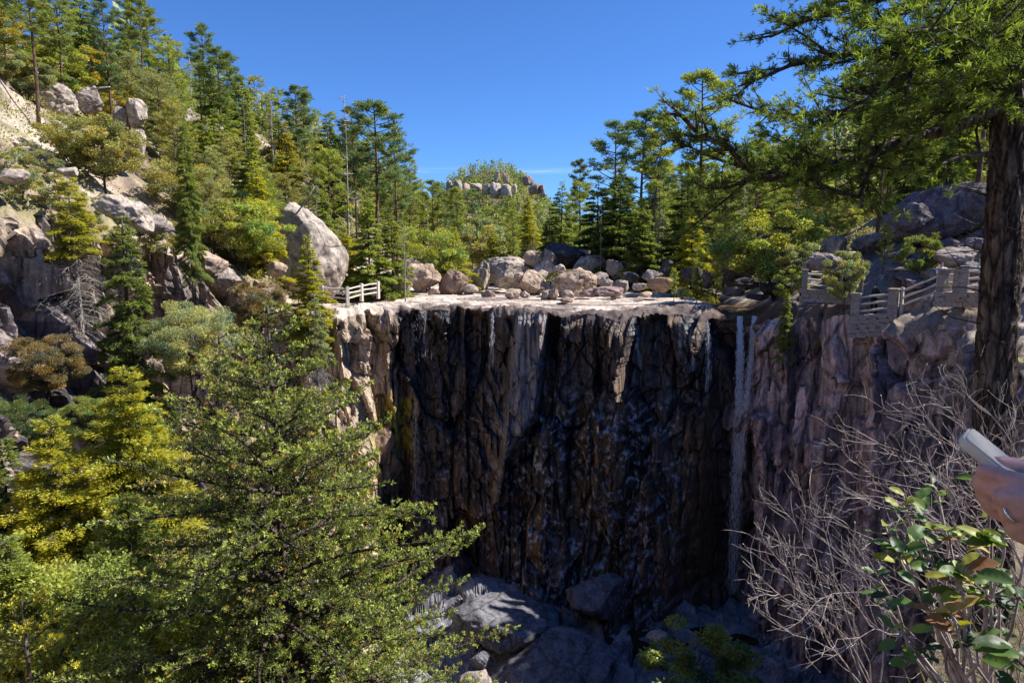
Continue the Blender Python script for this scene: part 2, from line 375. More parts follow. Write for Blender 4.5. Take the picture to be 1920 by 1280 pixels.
# gorge walls
FLOOR = -25.2
def floorz(x, y):
    return FLOOR + 1.5 * sm(36, 46, y) * sm(-11, -4, x) * sm(7, 1, x) + .9 * fbm(x * .22, y * .22, 0, 4, 50) + .35 * fbm(x * .9, y * .9, 1, 3, 51) + 5 * sm(-8, -17, x)
NH = 250
U = (np.arange(NH) / (NH - 1)) ** 1.0
DEP = (ZR[None] - (FLOOR - 3)) * U[:, None]                                 # depth below the rim
leftk = sm(R(122), R(140), TH)[None] * sm(R(280), R(255), TH)[None]; nosek = sm(R(114), R(121), TH)[None] * sm(R(135), R(128), TH)[None]
base_in = DEP * .05 + leftk * DEP * .36 + nosek * (DEP * .10)
A = np.broadcast_to(arc[None], DEP.shape)
hz = ZR[None] - DEP
big = fbm(A * .16, DEP * .07, 2, 3, 60) * 1.5 + fbm(A * .55, DEP * .16, 7, 4, 61) * .8
wx = A * .32 + .16 * fbm(A * .3, DEP * .3, 0, 3, 66); wy = DEP * .12 + .14 * fbm(A * .25, DEP * .25, 5, 3, 67)
hA, eA, cid = facet(wx, wy, 70, .9); hB, eB, cidb = facet(wx * 2.5 + .08 * fbm(A, DEP, 0, 2, 68), wy * 4.0, 80, .9); hC, eC, _c = facet(A * 2.6 + .15 * fbm(A * 2, DEP * 2, 0, 2, 69), DEP * 1.3, 90, .9)
flut = fbm(A * 2.1, DEP * .22, 1, 4, 90)
disp = big * .6 + hA * 2.3 - .45 * sm(.08, 0, eA) + hB * .85 - .22 * sm(.1, 0, eB) + hC * .16 - .05 * sm(.1, 0, eC) + flut * .10 + .07 * fbm(A * 5, DEP * 4, 0, 3, 95)
# the undercut at the top, slab, alcove of the falls and foot of the wall
wX = RX[None] + 0 * A
slab = sm(-.1, .5, wX + .10 * DEP) * sm(2.7, 2.2, wX + .10 * DEP) * sm(9.0, 7.0, DEP + 1.5 * (wX - 1.2)) * sm(R(60), R(70), TH)[None]
alc = sm(13.6, 14.3, wX) * sm(17.2, 16.4, wX) * sm(40, 44, RY)[None]
disp = disp * (1 - .6 * slab) + 1.1 * slab - 1.3 * alc * sm(.3, 1.6, DEP)
disp = disp - .7 * sm(.8, 3.5, DEP) * sm(8, 3.5, DEP) * (1 - slab)
foot = sm(14, 21, DEP); disp = disp + foot * (1.6 + 1.6 * fbm(A * .3, DEP * .3, 4, 3, 98)) * sm(R(40), R(60), TH)[None]
lc = sm(R(135), R(150), TH)[None]; gh, ge, gc = facet(A * .38 + .6 * fbm(A * .4, DEP * .4, 0, 3, 71), DEP * .3 + A * .25, 72, 1.0)
disp = disp + lc * (gh * 2.0 - .5 * sm(.12, 0, ge))
disp = disp * (1 - .4 * sm(R(46), R(40), TH)[None]) * sm(0, .8, DEP) * wallk[None]
rr = RT[None] - base_in - disp
V = np.stack([CX + rr * np.cos(TH)[None], CY + rr * np.sin(TH)[None], hz + wallk[None] * sm(0, 1, DEP) * .12 * fbm(A * 3, DEP * 3, 1, 2, 99)], -1).reshape(-1, 3)
x, y, z = V.T; dp = DEP.ravel(); a_ = A.ravel(); tt = np.broadcast_to(TH[None], DEP.shape).ravel(); cf = cid.ravel(); cb = cidb.ravel(); xx = wX.ravel()
n1 = fbm(a_ * .5, dp * .12, 0, 5, 101); n2 = fbm(a_ * 1.6, dp * 1.3, 0, 5, 102); n3 = fbm(a_ * 2.6, dp * .12, 0, 4, 103); n4 = fbm(a_ * 4.5, dp * 4.5, 0, 4, 104)
pink = np.array([.31, .225, .205])
tan = np.array([.43, .33, .24])
col = np.repeat(pink[None], len(x), 0)
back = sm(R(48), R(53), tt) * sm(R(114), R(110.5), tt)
col = blend(col, tan, sm(R(108), R(111.5), tt))
col = blend(col, [.085, .075, .09], sm(R(128), R(150), tt) * sm(-.25, .15, n1 + .4 * n2) * .92)
col = blend(col, [.50, .41, .37], sm(R(135), R(150), tt) * sm(.15, .4, n2) * .7)
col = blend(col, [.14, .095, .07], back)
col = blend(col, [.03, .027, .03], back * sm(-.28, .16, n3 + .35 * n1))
col = blend(col, [.20, .11, .045], back * sm(.0, .35, n1) * sm(3, 9, dp) * .7)
col = blend(col, [.15, .09, .07], back * sm(.3, .7, cf) * sm(13, 18, dp) * .8)
col = blend(col, [.42, .42, .46], back * sm(.12, .3, n4 + .35 * n2 - .05) * sm(3.5, 8, dp) * sm(-3.5, 1, xx) * sm(14.2, 11, xx) * .9)
col = blend(col, [.30, .27, .29], back * sm(.10, .28, n4 + .3 * n2 - .12) * sm(4, 9, dp) * sm(-9, -6, xx) * sm(1, -2, xx) * .75)
col = blend(col, [.48, .48, .50], back * sm(.22, .42, n3) * sm(.4, 1.2, dp) * sm(6.5, 3.5, dp + n2 * 3) * sm(4, 6, xx) * sm(14, 12.5, xx) * .75)
col = blend(col, [.22, .19, .185], slab.ravel() * .95)
moss = sm(R(108), R(110), tt) * sm(R(122), R(118), tt) * sm(5.5, 7, dp + n2) * sm(12.5, 9, dp) * sm(-.3, .1, n2 + .2)
col = blend(col, [.27, .21, .02], moss * .75)
col = blend(col, [.12, .08, .03], sm(R(108), R(111), tt) * sm(R(120), R(117), tt) * sm(9, 12, dp) * .75 * sm(-.3, .3, n1))
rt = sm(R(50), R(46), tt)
col = blend(col, [.11, .085, .095], rt * sm(-.1, .25, n3 * .5 + n1 * .7) * .9)
col = blend(col, [.44, .31, .28], rt * sm(.1, .45, n2) * .6)
col = blend(col, [.16, .17, .15], rt * sm(.15, .35, n4 + .1) * sm(18, 10, tt * 57.3) * .9)
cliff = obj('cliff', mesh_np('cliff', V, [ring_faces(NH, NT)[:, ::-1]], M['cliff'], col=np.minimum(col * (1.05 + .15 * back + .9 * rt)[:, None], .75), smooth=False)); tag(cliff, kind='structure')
# gorge floor
NF = 110; q = np.linspace(1.02, 0.0, NF)
fr_ = RT[None] * q[:, None]; fx = CX + fr_ * np.cos(TH)[None]; fy = CY + fr_ * np.sin(TH)[None]
ha, ea, cid = facet(fx * .3 + .3 * fbm(fx * .4, fy * .4, 0, 2, 111), fy * .3, 110, 1.0); hb, eb, cidb = facet(fx * .85, fy * .85, 120, 1.0)
fz = floorz(fx, fy) + ha * 1.0 - .3 * sm(.1, 0, ea) + hb * .4 - .12 * sm(.1, 0, eb)
fz = fz + 1.3 * np.exp(-(((fx + 1.4) / 3.2) ** 2 + ((fy - 42.5) / 3.4) ** 2))
V = np.stack([fx, fy, fz], -1).reshape(-1, 3); x, y, z = V.T
n1 = fbm(x * .5, y * .5, 0, 5, 130); n2 = fbm(x * 2.5, y * 2.5, 0, 4, 131)
col = np.repeat(np.array([[.27, .265, .29]]), len(x), 0)
col = blend(col, [.14, .135, .155], sm(-.05, .35, n1)); col = blend(col, [.42, .42, .44], sm(.25, .5, n2) * .7); col = blend(col, [.46, .38, .3], sm(-6, -10, x))
floor = obj('gorge_floor', mesh_np('gorge_floor', V, [ring_faces(NF, NT)[:, ::-1]], M['ground'], col=col, smooth=False)); tag(floor, kind='structure')
# ------------------------------------------------------------ tree kinds (each returns trunk mesh, crown mesh, its own height and name)
def rv(n, s=1.0): return rs.normal(0, s, (n, 3))
def tint(n, lo=.65, hi=1.35, yel=.12):
    b = rs.uniform(lo, hi, n)[:, None]; y = rs.normal(0, yel, n)[:, None]
    return np.clip(b * np.concatenate([1 + y, 1 + y * .3, 1 - y], 1), .05, 3)
def trunk_line(h, lean=.02, n=9):
    t = np.linspace(0, 1, n); ph = rs.uniform(0, 6, 2)
    return np.stack([lean * h * (t * math.cos(ph[0]) + .25 * np.sin(t * 5 + ph[0])), lean * h * (t * math.sin(ph[0]) + .25 * np.sin(t * 4 + ph[1])), t * h], 1)
def on_line(tl, u):
    t = np.linspace(0, 1, len(tl)); return np.array([np.interp(u, t, tl[:, i]) for i in range(3)])
def conifer(h=10., rad=2.3, nb=80, u0=.12, n=9000, card=.34, slope=(.25, -.2), droop=.25, power=.85, dead=0.0, gap=.25, tuft=False, trunk=.013, lay=0):
    tg, cg = Geo(), Geo(); tl = trunk_line(h, .012); tr = h * trunk
    tg.tube(np.concatenate([tl - [0, 0, .0]]), np.linspace(tr, tr * .12, len(tl)), 7, (1, 1, 1))
    tg.tube([tl[0] - [0, 0, 1.5], tl[0] + [0, 0, .1]], [tr * 1.3, tr], 7)
    bs = []
    for i in range(nb):
        u = u0 + (1 - u0) * ((i + rs.uniform(0, 1)) / nb) ** .92
        if lay: u = round(u * lay) / lay + rs.normal(0, .006)
        a = i * 2.399 + rs.normal(0, .4); L = rad * max(.04, (1 - u)) ** power * rs.uniform(.6, 1.12)
        if u < u0 + .18: L *= rs.uniform(.5, 1.0)
        bs.append((min(u, .995), a, L))
    tot = sum(b[2] ** 1.6 for b in bs)
    for u, a, L in bs:
        o = on_line(tl, u); s0 = slope[0] * u + slope[1] * (1 - u) + rs.normal(0, .07); d = np.array([math.cos(a), math.sin(a), 0]); side = np.array([-math.sin(a), math.cos(a), 0])
        s = np.linspace(0, 1, 5); pts = o + d * (s * L)[:, None] + np.array([0, 0, 1.]) * (s0 * s * L - droop * L * s ** 2)[:, None]
        tg.tube(pts, np.linspace(max(.012, L * .014), .006, 5), 3, (.9, .9, .9), cap=False)
        if u < u0 + dead:
            for q in range(9):
                t0 = rs.uniform(.2, 1); p0 = o + d * t0 * L + np.array([0, 0, s0 * t0 * L - droop * L * t0 ** 2])
                tg.tube([p0, p0 + side * rs.normal(0, .25) * L + d * .15 * L + [0, 0, -rs.uniform(.1, .6)]], [.012, .004], 3, cap=False)
            continue
        if rs.uniform() < gap * .3: continue
        m = max(6, int(n * L ** 1.6 / tot)); t = rs.uniform(.12, 1, m) ** .75
        w = rs.uniform(-1, 1, m) * (.12 + .42 * (1 - t) * t * 2.2) * L * .8
        cl = .5 + .5 * np.sin(t * rs.uniform(9, 15) + rs.uniform(0, 6)); t = t + .03 * cl
        p = o + d * (t * L)[:, None] + side * w[:, None]; p[:, 2] += s0 * t * L - droop * L * t ** 2 - .12 * np.abs(w) + rs.normal(0, .035 + .02 * L, m)
        dd = d * .8 + side * (np.sign(w) * rs.uniform(.1, 1.1, m))[:, None] + rv(m, .25) + np.array([0, 0, s0 - droop * .6])
        nn = np.array([0, 0, 1.]) + rv(m, .45)
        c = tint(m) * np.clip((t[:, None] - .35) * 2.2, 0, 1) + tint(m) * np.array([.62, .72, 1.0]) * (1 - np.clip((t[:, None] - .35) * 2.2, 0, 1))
        cg.kites(p, dd, nn, card * rs.uniform(.6, 1.25, m), card * rs.uniform(.22, .42, m), c)
    return tg, cg, h
def pine(h=16., rad=2.6, u0=.45, nb=26, card=.34, per=5, blades=34, bend=.02, bare=.35):
    tg, cg = Geo(), Geo(); tl = trunk_line(h, bend); tr = h * .0125
    tg.tube(tl, np.linspace(tr, tr * .18, len(tl)), 8); tg.tube([tl[0] - [0, 0, 2.0], tl[0] + [0, 0, .1]], [tr * 1.3, tr], 8)
    P_, c_ = [], []
    for i in range(nb):
        u = u0 + (1 - u0) * (i + rs.uniform(0, 1)) / nb; a = i * 2.399 + rs.normal(0, .5); v = (u - u0) / (1 - u0)
        L = rad * (.45 + 1.0 * v) * (1.06 - v ** 2.2) ** .8 * rs.uniform(.55, 1.15)
        if v < .15 and rs.uniform() < bare:
            o = on_line(tl, u); tg.tube([o, o + [math.cos(a) * L * .5, math.sin(a) * L * .5, .1]], [.03, .01], 3); continue
        o = on_line(tl, min(u, .99)); d = np.array([math.cos(a), math.sin(a), 0]); side = np.array([-math.sin(a), math.cos(a), 0])
        s = np.linspace(0, 1, 5); up = rs.uniform(-.05, .35) + .35 * v
        pts = o + d * (s * L)[:, None] + side * (rs.normal(0, .1) * np.sin(s * 3) * L)[:, None] + np.array([0, 0, 1.]) * ((up * s + .12 * s ** 2) * L)[:, None]
        tg.tube(pts, np.linspace(.05 * L / rad + .015, .012, 5), 4, cap=False)
        for j in range(per + int(L)):
            t = rs.uniform(.35, 1.0) ** .7; p = np.array([np.interp(t, s, pts[:, k]) for k in range(3)]) + side * rs.normal(0, .28 * L * (1.2 - t)) + [0, 0, rs.uniform(-.05, .25)]
            P_.append(p); c_.append(.28 + .1 * rs.uniform())
    P_ = np.array(P_); m = len(P_) * blades; ci = np.repeat(np.arange(len(P_)), blades)
    r = rv(m); r[:, 2] = np.abs(r[:, 2]) * .8 + .1; r /= np.linalg.norm(r, axis=1)[:, None]
    base = P_[ci] + r * rs.uniform(.0, .28, m)[:, None] * np.array([1.3, 1.3, .7])
    cc = tint(len(P_), .75, 1.25, .1)[ci] * tint(m, .75, 1.25, .05)
    cg.kites(base, r + rv(m, .3), rv(m), card * rs.uniform(.6, 1.2, m), card * rs.uniform(.14, .26, m), cc)
    return tg, cg, h
def broad(h=6., rad=2.4, n=9000, leaf=.15, clumps=60, z0=.25, open_=.5, stems=1):
    tg, cg = Geo(), Geo(); ends = []
    for st_ in range(stems):
        a0 = rs.uniform(0, 6.28); ln = .12 + .25 * (stems > 1)
        tl = trunk_line(h * .62, .05, 6); tl[:, 0] += np.linspace(0, math.cos(a0) * ln * h * .5, 6); tl[:, 1] += np.linspace(0, math.sin(a0) * ln * h * .5, 6)
        tr = h * .018 / stems ** .5; tg.tube(tl, np.linspace(tr, tr * .4, 6), 7); tg.tube([tl[0] - [0, 0, 1.0], tl[0] + [0, 0, .05]], [tr * 1.25, tr], 7)
        for i in range(clumps // stems):
            r = rv(1)[0]; r /= np.linalg.norm(r); q = rs.uniform(.35, 1) ** .5
            c = np.array([r[0] * rad * q, r[1] * rad * q, h * (z0 + (1 - z0) * .5) + r[2] * h * (1 - z0) * .5 * q * .95]) + (tl[-1] * [1, 1, 0]) * .5
            o = on_line(tl, np.clip(.3 + .7 * (c[2] / h - .2), .25, 1)); mid = (o + c) / 2 + rs.normal(0, .12, 3) + [0, 0, -.15]
            tg.tube([o, mid, c], [tr * .35, tr * .22, .008], 4, cap=False); ends.append(c)
    ends = np.array(ends); k = len(ends); ci = rs.randint(0, k, n); sz = rs.uniform(.22, .5, k) * rad * .42
    v = rv(n); v /= np.linalg.norm(v, axis=1)[:, None]; v *= (rs.uniform(.2, 1, n) ** .5)[:, None] * np.array([1.2, 1.2, .75])
    p = ends[ci] + v * sz[ci][:, None]
    cc = tint(k, .75, 1.25, .15)[ci] * tint(n, .7, 1.3, .08)
    cg.kites(p, v + rv(n, .5), rv(n, .6) + [0, 0, .8], leaf * rs.uniform(.7, 1.3, n), leaf * rs.uniform(.45, .7, n), cc)
    return tg, cg, h
def snag(h=10., nb=22, rad=1.2, twigs=3):
    tg = Geo(); tl = trunk_line(h, .02); tr = h * .011; tg.tube(tl, np.linspace(tr, tr * .15, len(tl)), 7); tg.tube([tl[0] - [0, 0, 1.0], tl[0] + [0, 0, .1]], [tr * 1.2, tr], 7)
    for i in range(nb):
        u = rs.uniform(.3, .98); a = rs.uniform(0, 6.28); L = rad * rs.uniform(.3, 1) * (1.15 - u) ** .5 * 1.3; o = on_line(tl, u)
        e = o + [math.cos(a) * L, math.sin(a) * L, L * rs.uniform(-.1, .5)]; m = (o + e) / 2 + rs.normal(0, .08, 3)
        tg.tube([o, m, e], [.035, .022, .008], 4, cap=False)
        for q in range(twigs):
            b = m + (e - m) * rs.uniform(0, 1); tg.tube([b, b + rs.normal(0, .3, 3) + [0, 0, .1]], [.012, .004], 3, cap=False)
    return tg, None, h
KIND = {}
def variant(key, name, res, tm, cm):
    tg, cg, h = res
    KIND.setdefault(key, []).append((name, tg.mesh(key + '_trunk', tm, True), cg.mesh(key + '_crown', cm) if cg else None, h))
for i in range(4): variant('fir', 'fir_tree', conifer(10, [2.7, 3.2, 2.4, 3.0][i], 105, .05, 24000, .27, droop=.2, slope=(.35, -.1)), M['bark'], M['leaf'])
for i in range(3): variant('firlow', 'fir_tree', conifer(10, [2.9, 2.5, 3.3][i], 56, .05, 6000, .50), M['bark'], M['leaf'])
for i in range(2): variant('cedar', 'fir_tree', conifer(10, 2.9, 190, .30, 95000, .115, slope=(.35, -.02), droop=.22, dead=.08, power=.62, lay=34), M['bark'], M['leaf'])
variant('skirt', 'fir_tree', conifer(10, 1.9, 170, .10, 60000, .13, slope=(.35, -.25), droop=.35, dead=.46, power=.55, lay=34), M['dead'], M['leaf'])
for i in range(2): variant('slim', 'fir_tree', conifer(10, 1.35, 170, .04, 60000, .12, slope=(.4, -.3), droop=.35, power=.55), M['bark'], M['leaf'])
for i in range(4): variant('pine', 'pine_tree', pine(16, [2.7, 3.1, 2.4, 2.9][i], [.48, .40, .5, .3][i], [30, 36, 28, 42][i], per=7, blades=40), M['bark_red'], M['leaf'])
for i in range(3): variant('pinelow', 'pine_tree', pine(16, 3.1, [.3, .15, .22][i], 32, .55, 5, 18), M['bark_red'], M['leaf'])
for i in range(3): variant('ypine', 'pine_tree', pine(12, [3.3, 2.7, 3.6][i], [.15, .3, .1][i], [52, 40, 60][i], .30, 7, 26), M['bark_red'], M['leaf'])
for i in range(4): variant('oak', 'oak_tree', broad(6, [2.6, 2.3, 2.9, 2.4][i], 17000, .16, [60, 50, 70, 60][i], stems=[1, 2, 3, 1][i]), M['bark'], M['broad'])
for i in range(2): variant('oaknear', 'oak_tree', broad(6, [2.6, 2.3][i], 60000, .085, [110, 90][i], stems=2), M['bark'], M['broad'])
for i in range(3): variant('bush', 'shrub', broad(2.4, 1.35, 5000, .11, 34, .02, stems=3), M['bark'], M['broad'])
for i in range(2): variant('snag', 'dead_tree', snag(12, 34, 1.5), M['dead'], None)

GREEN = dict(y=(.47, .45, .06), yg=(.32, .37, .085), g=(.25, .30, .08), dg=(.14, .19, .06), o=(.36, .35, .125), b=(.18, .25, .12), gold=(.42, .36, .07), gr=(.35, .37, .18), rust=(.27, .21, .10))
CNAME = dict(y='yellow', yg='yellow-green', g='mid green', dg='dark green', o='olive', b='blue-green', gold='golden', gr='grey-green', rust='rusty brown')
TREES = []
def plant(key, loc, h, colr='g', label=None, cat=None, group=None, wid=1.0, var=None, lean=(0, 0), rot=None):
    vs = KIND[key]; i = rnd.randrange(len(vs)) if var is None else var % len(vs)
    name, tm, cm, h0 = vs[i]
    r = empty(name, loc); s = h / h0
    r.scale = (s * wid, s * wid, s); r.rotation_euler = (lean[0], lean[1], rnd.uniform(0, 6.28) if rot is None else rot)
    t = obj('trunk', tm, r)
    if cm is not None:
        c = obj('crown', cm, r); k = GREEN[colr]; f = rnd.uniform(.88, 1.14); c.color = (k[0] * f, k[1] * f, k[2] * f, 1)
    r['category'] = cat or {'fir_tree': 'fir tree', 'pine_tree': 'pine tree', 'oak_tree': 'oak tree', 'shrub': 'shrub', 'dead_tree': 'dead tree'}[name]
    if label: r['label'] = label
    if group: r['group'] = group
    px, py = proj(Vector(loc) + Vector((0, 0, h * .75)))
    TREES.append(dict(o=r, px=px, py=py, col=colr, key=key, h=h, wid=wid, D=loc[1], hand=bool(label)))
    return r
def top_at(key, px, py, D, colr, label, h=None, **k):
    """a tree whose tip is seen at (px, py), D metres off, standing on the ground there (or h metres tall)"""
    p = P(px, py, D)
    zb = float(H(p.x, p.y)) - .15
    if h is None: h = max(1.0, p.z - zb)
    return plant(key, (p.x, p.y, p.z - h), h, colr, label, **k)
T = top_at
# skyline and slope trees one can pick out on the left
T('pine', 45, -60, 44, 'g', 'tall green pine rising past the top edge in the upper left corner', wid=1.1)
T('pine', 105, -20, 50, 'g', 'tall pine beside the tallest one in the upper left corner')
T('pine', 232, 0, 66, 'g', 'left one of the two tall bare-stemmed pines standing together on the left skyline', var=0)
T('pine', 262, -2, 64, 'g', 'right one of the two tall bare-stemmed pines standing together on the left skyline', var=2)
T('pine', 320, 105, 88, 'b', 'small pine beside the thin dead tree on the left skyline')
T('snag', 352, 108, 66, 'g', 'thin grey dead tree between the paired pines and the lone dark pine')
T('pine', 410, 104, 62, 'dg', 'lone dark pine with a flat layered crown on the left skyline', var=1, wid=1.1)
T('snag', 508, 163, 82, 'g', 'small dead tree with a twiggy top, against the sky left of the broad pine', var=1)
T('pine', 555, 165, 84, 'b', 'broad blue-green pine against the sky right of the small dead tree', var=3, wid=1.25)
T('fir', 612, 216, 82, 'dg', 'dark pointed fir on the skyline between the broad pine and the tall dead tree')
T('snag', 648, 180, 66, 'g', 'tall dead tree with bare crooked limbs against the sky', var=0, wid=.8)
T('pine', 662, 210, 72, 'dg', 'narrow dark pine just right of the tall dead tree', wid=.8)
T('pine', 702, 200, 70, 'b', 'tall pine with the broad open crown at the foot of the left skyline', wid=1.25, var=0)
T('pine', 738, 258, 78, 'b', 'shorter pine leaning out beside the tall open-crowned pine')
T('fir', 470, 255, 56, 'yg', 'dense pointed fir half-way up the left slope above the huge boulder', wid=1.15)
T('fir', 535, 228, 70, 'gold', 'golden fir below the small dead tree on the left slope')
T('ypine', 620, 290, 64, 'yg', 'bright fir-like pine above and right of the huge boulder')
T('ypine', 400, 280, 52, 'gr', 'grey-green pine in the middle of the left slope')
T('fir', 690, 360, 56, 'yg', 'full green fir standing behind the left railing', wid=1.15)
T('fir', 735, 400, 58, 'yg', 'shorter fir right behind the flat-topped grey boulder', wid=1.2)
T('fir', 645, 420, 57, 'y', 'yellow-green fir squeezed between the huge boulder and the railing fir')
T('snag', 757, 420, 55, 'g', 'bare silver dead fir standing among the plateau boulders', var=1, wid=.9)
T('fir', 850, 425, 69, 'y', 'broad yellow-green fir with low branches behind the round brown boulder', wid=1.7)
T('oak', 800, 420, 66, 'yg', 'round leafy oak between the dead fir and the broad yellow fir', wid=1.0)
T('pine', 858, 355, 98, 'yg', 'flat-topped pine above the broad yellow fir in the valley', wid=1.0)
T('fir', 925, 430, 82, 'y', 'yellow fir at the right end of the row behind the plateau', wid=1.3)
T('oak', 905, 400, 92, 'gr', 'pale leafy oak in the valley mouth', wid=1.1)
T('fir', 985, 450, 84, 'yg', 'small bright fir in the gap behind the pale boulders', wid=1.2)
T('cedar', 990, 368, 118, 'y', 'flat-layered yellowish fir in the valley mouth', wid=.8)
T('fir', 1052, 340, 104, 'g', 'broad pointed fir left of the slim dark pine', wid=1.1)
T('pine', 1088, 306, 110, 'dg', 'slim dark pine against the sky at the valley mouth', var=2, wid=.8)
# right bank
T('fir', 1030, 400, 96, 'dg', 'dark fir below the broad pointed fir in the valley mouth', wid=1.1)
T('pine', 1158, 240, 84, 'b', 'blue-green pine at the left end of the right-hand wood', wid=1.1, var=1)
T('pine', 1205, 215, 80, 'b', 'tallest crown at the left end of the right-hand wood', wid=1.2, var=3)
T('pine', 1222, 225, 70, 'g', 'leaning tall pine with a bare pinkish stem on the right bank', var=2, lean=(0, -.09))
T('snag', 1242, 240, 70, 'g', 'tall dead pine pole with short stubs beside the leaning pine', var=0, wid=.55)
T('fir', 1120, 340, 80, 'dg', 'dark fir in front of the left end of the right-hand wood', wid=1.3)
T('fir', 1165, 330, 74, 'dg', 'dense dark fir left of the two tall bare stems', wid=1.5)
T('fir', 1205, 370, 68, 'g', 'green fir with drooping boughs at the foot of the two tall bare stems', wid=1.3)
T('fir', 1290, 330, 70, 'dg', 'dark fir right of the two tall bare stems', wid=1.3)
T('fir', 1300, 395, 62, 'y', 'sunlit yellowish fir above the twin saplings on the rock', wid=1.2)
T('pine', 1320, 145, 80, 'g', 'very tall pine showing above the right-hand wood', wid=1.2, var=0)
T('pine', 1365, 330, 64, 'g', 'pine behind the dark upright boulder')
T('snag', 1128, 385, 68, 'g', 'short grey dead pole above the dark round boulder', h=6.5, var=1, wid=.25)
T('oak', 1460, 385, 52, 'yg', 'bushy tree overhanging the stream beside the upper railing', wid=1.15)
T('oak', 1510, 450, 47, 'gr', 'pale leafy bush behind the left end of the upper railing', wid=1.0)
T('bush', 1478, 500, 46, 'yg', 'small green bush right at the stream beside the falls', h=2.2)
T('slim', 1475, 550, 42.3, 'yg', 'bright sapling growing from the cliff just right of the waterfall', h=4.2, wid=1.3)
T('bush', 1528, 636, 41.0, 'y', 'tiny yellow bush on a ledge of the right cliff', h=.6)
# by the right path
T('oak', 1590, 463, 39, 'gr', 'small round tree in front of the upper railing', wid=.75, h=3.9)
T('ypine', 1660, 425, 41, 'yg', 'young light green pine behind the path railings', wid=.75)
T('oak', 1722, 437, 38, 'g', 'small oak with a dark stem above the sloping railing', wid=.9)
T('ypine', 1755, 440, 39, 'yg', 'young pine close beside the small oak above the sloping railing', wid=.7)
# on the bare rock by the stream
T('ypine', 1265, 505, 50, 'yg', 'stunted bent pine bush growing on the bare plateau', h=2.2, wid=.8)
T('ypine', 1310, 470, 52, 'yg', 'left one of the twin saplings on the bare plateau', h=3.5, wid=.75)
T('ypine', 1345, 472, 52.5, 'y', 'right one of the twin saplings on the bare plateau', h=3.2, wid=.7)
T('bush', 1280, 535, 50.5, 'o', 'low olive scrub under the bent pine bush on the plateau', h=1.1)
T('bush', 1345, 533, 52, 'o', 'dry scrub round the foot of the twin saplings', h=.9, wid=1.2)
# left wall and the near trees that grow out of the gorge
T('skirt', 130, 335, 31, 'y', 'yellow fir with a skirt of dead grey twigs on the left cliff', h=7.6, wid=1.45)
T('slim', 225, 405, 29, 'g', 'narrow columnar green fir in front of the left cliff', h=11, wid=1.3)
T('slim', 345, 232, 38, 'g', 'tall slender fir with a bare stem above the left cliff edge', wid=.9)
T('oaknear', 350, 560, 30, 'gr', 'pale leafy tree on a ledge of the left cliff, right of the columnar fir', h=4.6)
T('oak', 130, 205, 40, 'o', 'wide olive oak on the open sandy slope', wid=1.0)
T('oak', 190, 215, 41, 'o', 'second olive oak touching the wide one on the open sandy slope')
T('fir', 575, 440, 44, 'y', 'feathery yellow fir in front of the huge boulder', h=7.0, wid=1.15)
T('oaknear', 480, 520, 38, 'rust', 'rusty-leaved oak below the feathery fir', h=4.0)
T('skirt', 590, 560, 36, 'gr', 'grey-skirted fir hanging beside the pale cliff nose', h=7, wid=1.0)
T('cedar', 240, 690, 22, 'y', 'bright yellow layered fir in the lower left', h=11, wid=1.15)
T('cedar', 95, 790, 20.5, 'y', 'yellow fir with a domed top left of the layered one', h=10, wid=1.1)
T('cedar', 240, 930, 19, 'yg', 'paler fir crown below the bright yellow layered fir', h=9, wid=1.25)
T('cedar', 15, 1010, 15, 'yg', 'pointed yellow-green fir at the left edge near the bottom', h=9, wid=1.1)
T('oaknear', 90, 1070, 14, 'yg', 'rounded pale green tree in the bottom left corner', h=7, wid=1.1)
T('slim', 10, 820, 22, 'g', 'green fir cut by the left edge of the picture', h=10, wid=1.3)
T('oaknear', 75, 620, 27, 'rust', 'half-bare rusty tree against the dark left cliff', h=3.4)
T('oaknear', 20, 740, 25, 'dg', 'dark leafy bush on the left cliff at the picture edge', h=2.5)
T('oaknear', 150, 740, 25.5, 'g', 'green bush at the foot of the dark left cliff', h=2.6)
T('bush', 1290, 1185, 31, 'yg', 'sunlit green bush at the bottom of the gorge', h=3.4, wid=1.5)
T('bush', 1360, 1240, 29, 'dg', 'dark bush in the shade beside the sunlit bush below', h=3.0, wid=1.5)
T('oaknear', 310, 1020, 20.5, 'gr', 'silvery green tree between the yellow firs and the large near fir', h=6)

# the wood that fills the slopes: single trees, spread by a minimum distance
def scatter(n, xr, yr, gap, ok, seed):
    r = random.Random(seed); pts = []; tries = 0
    while len(pts) < n and tries < 60000:
        tries += 1; x = r.uniform(*xr); y = yr[0] + (yr[1] - yr[0]) * r.random() ** 1.25
        if not ok(x, y): continue
        g = gap * (.7 + y / 160)
        if all((x - a) ** 2 + (y - b) ** 2 > g * g for a, b in pts): pts.append((x, y))
    return pts
def inview(x, y, m=.82): return abs(x) < y * m
taken = [(t['o'].location.x, t['o'].location.y) for t in TREES]
def free(x, y, g=1.6): return all((x - a) ** 2 + (y - b) ** 2 > g * g for a, b in taken)
def okL(x, y): 
    fl = float(np.interp(y, [30, 42, 60, 75, 120], [-18, -17, -15.5, -14, -12]))
    if float(rimd(x, y)) < 1.8: return False
    open_slope = (-33 < x < -20 and y < 47 and fbm(x * .2, y * .2, 0, 2, 5) < .22)
    px, py = proj((x, y, float(H(x, y, False)) + 3))
    if 500 < px < 640 and 47 < y < 58: return False
    if px < 330 and 175 < py + 40 < 420 and y < 56 and fbm(x * .35, y * .35, 0, 2, 6) < .3: return False
    if y < 58 and any(abs(px - a) < 36 and b - 10 < py < b + 75 for a, b in ((95, 185), (165, 180), (255, 208), (262, 265), (5, 255), (228, 215), (345, 212), (240, 395))): return False
    return x < fl and inview(x, y) and not open_slope and free(x, y)
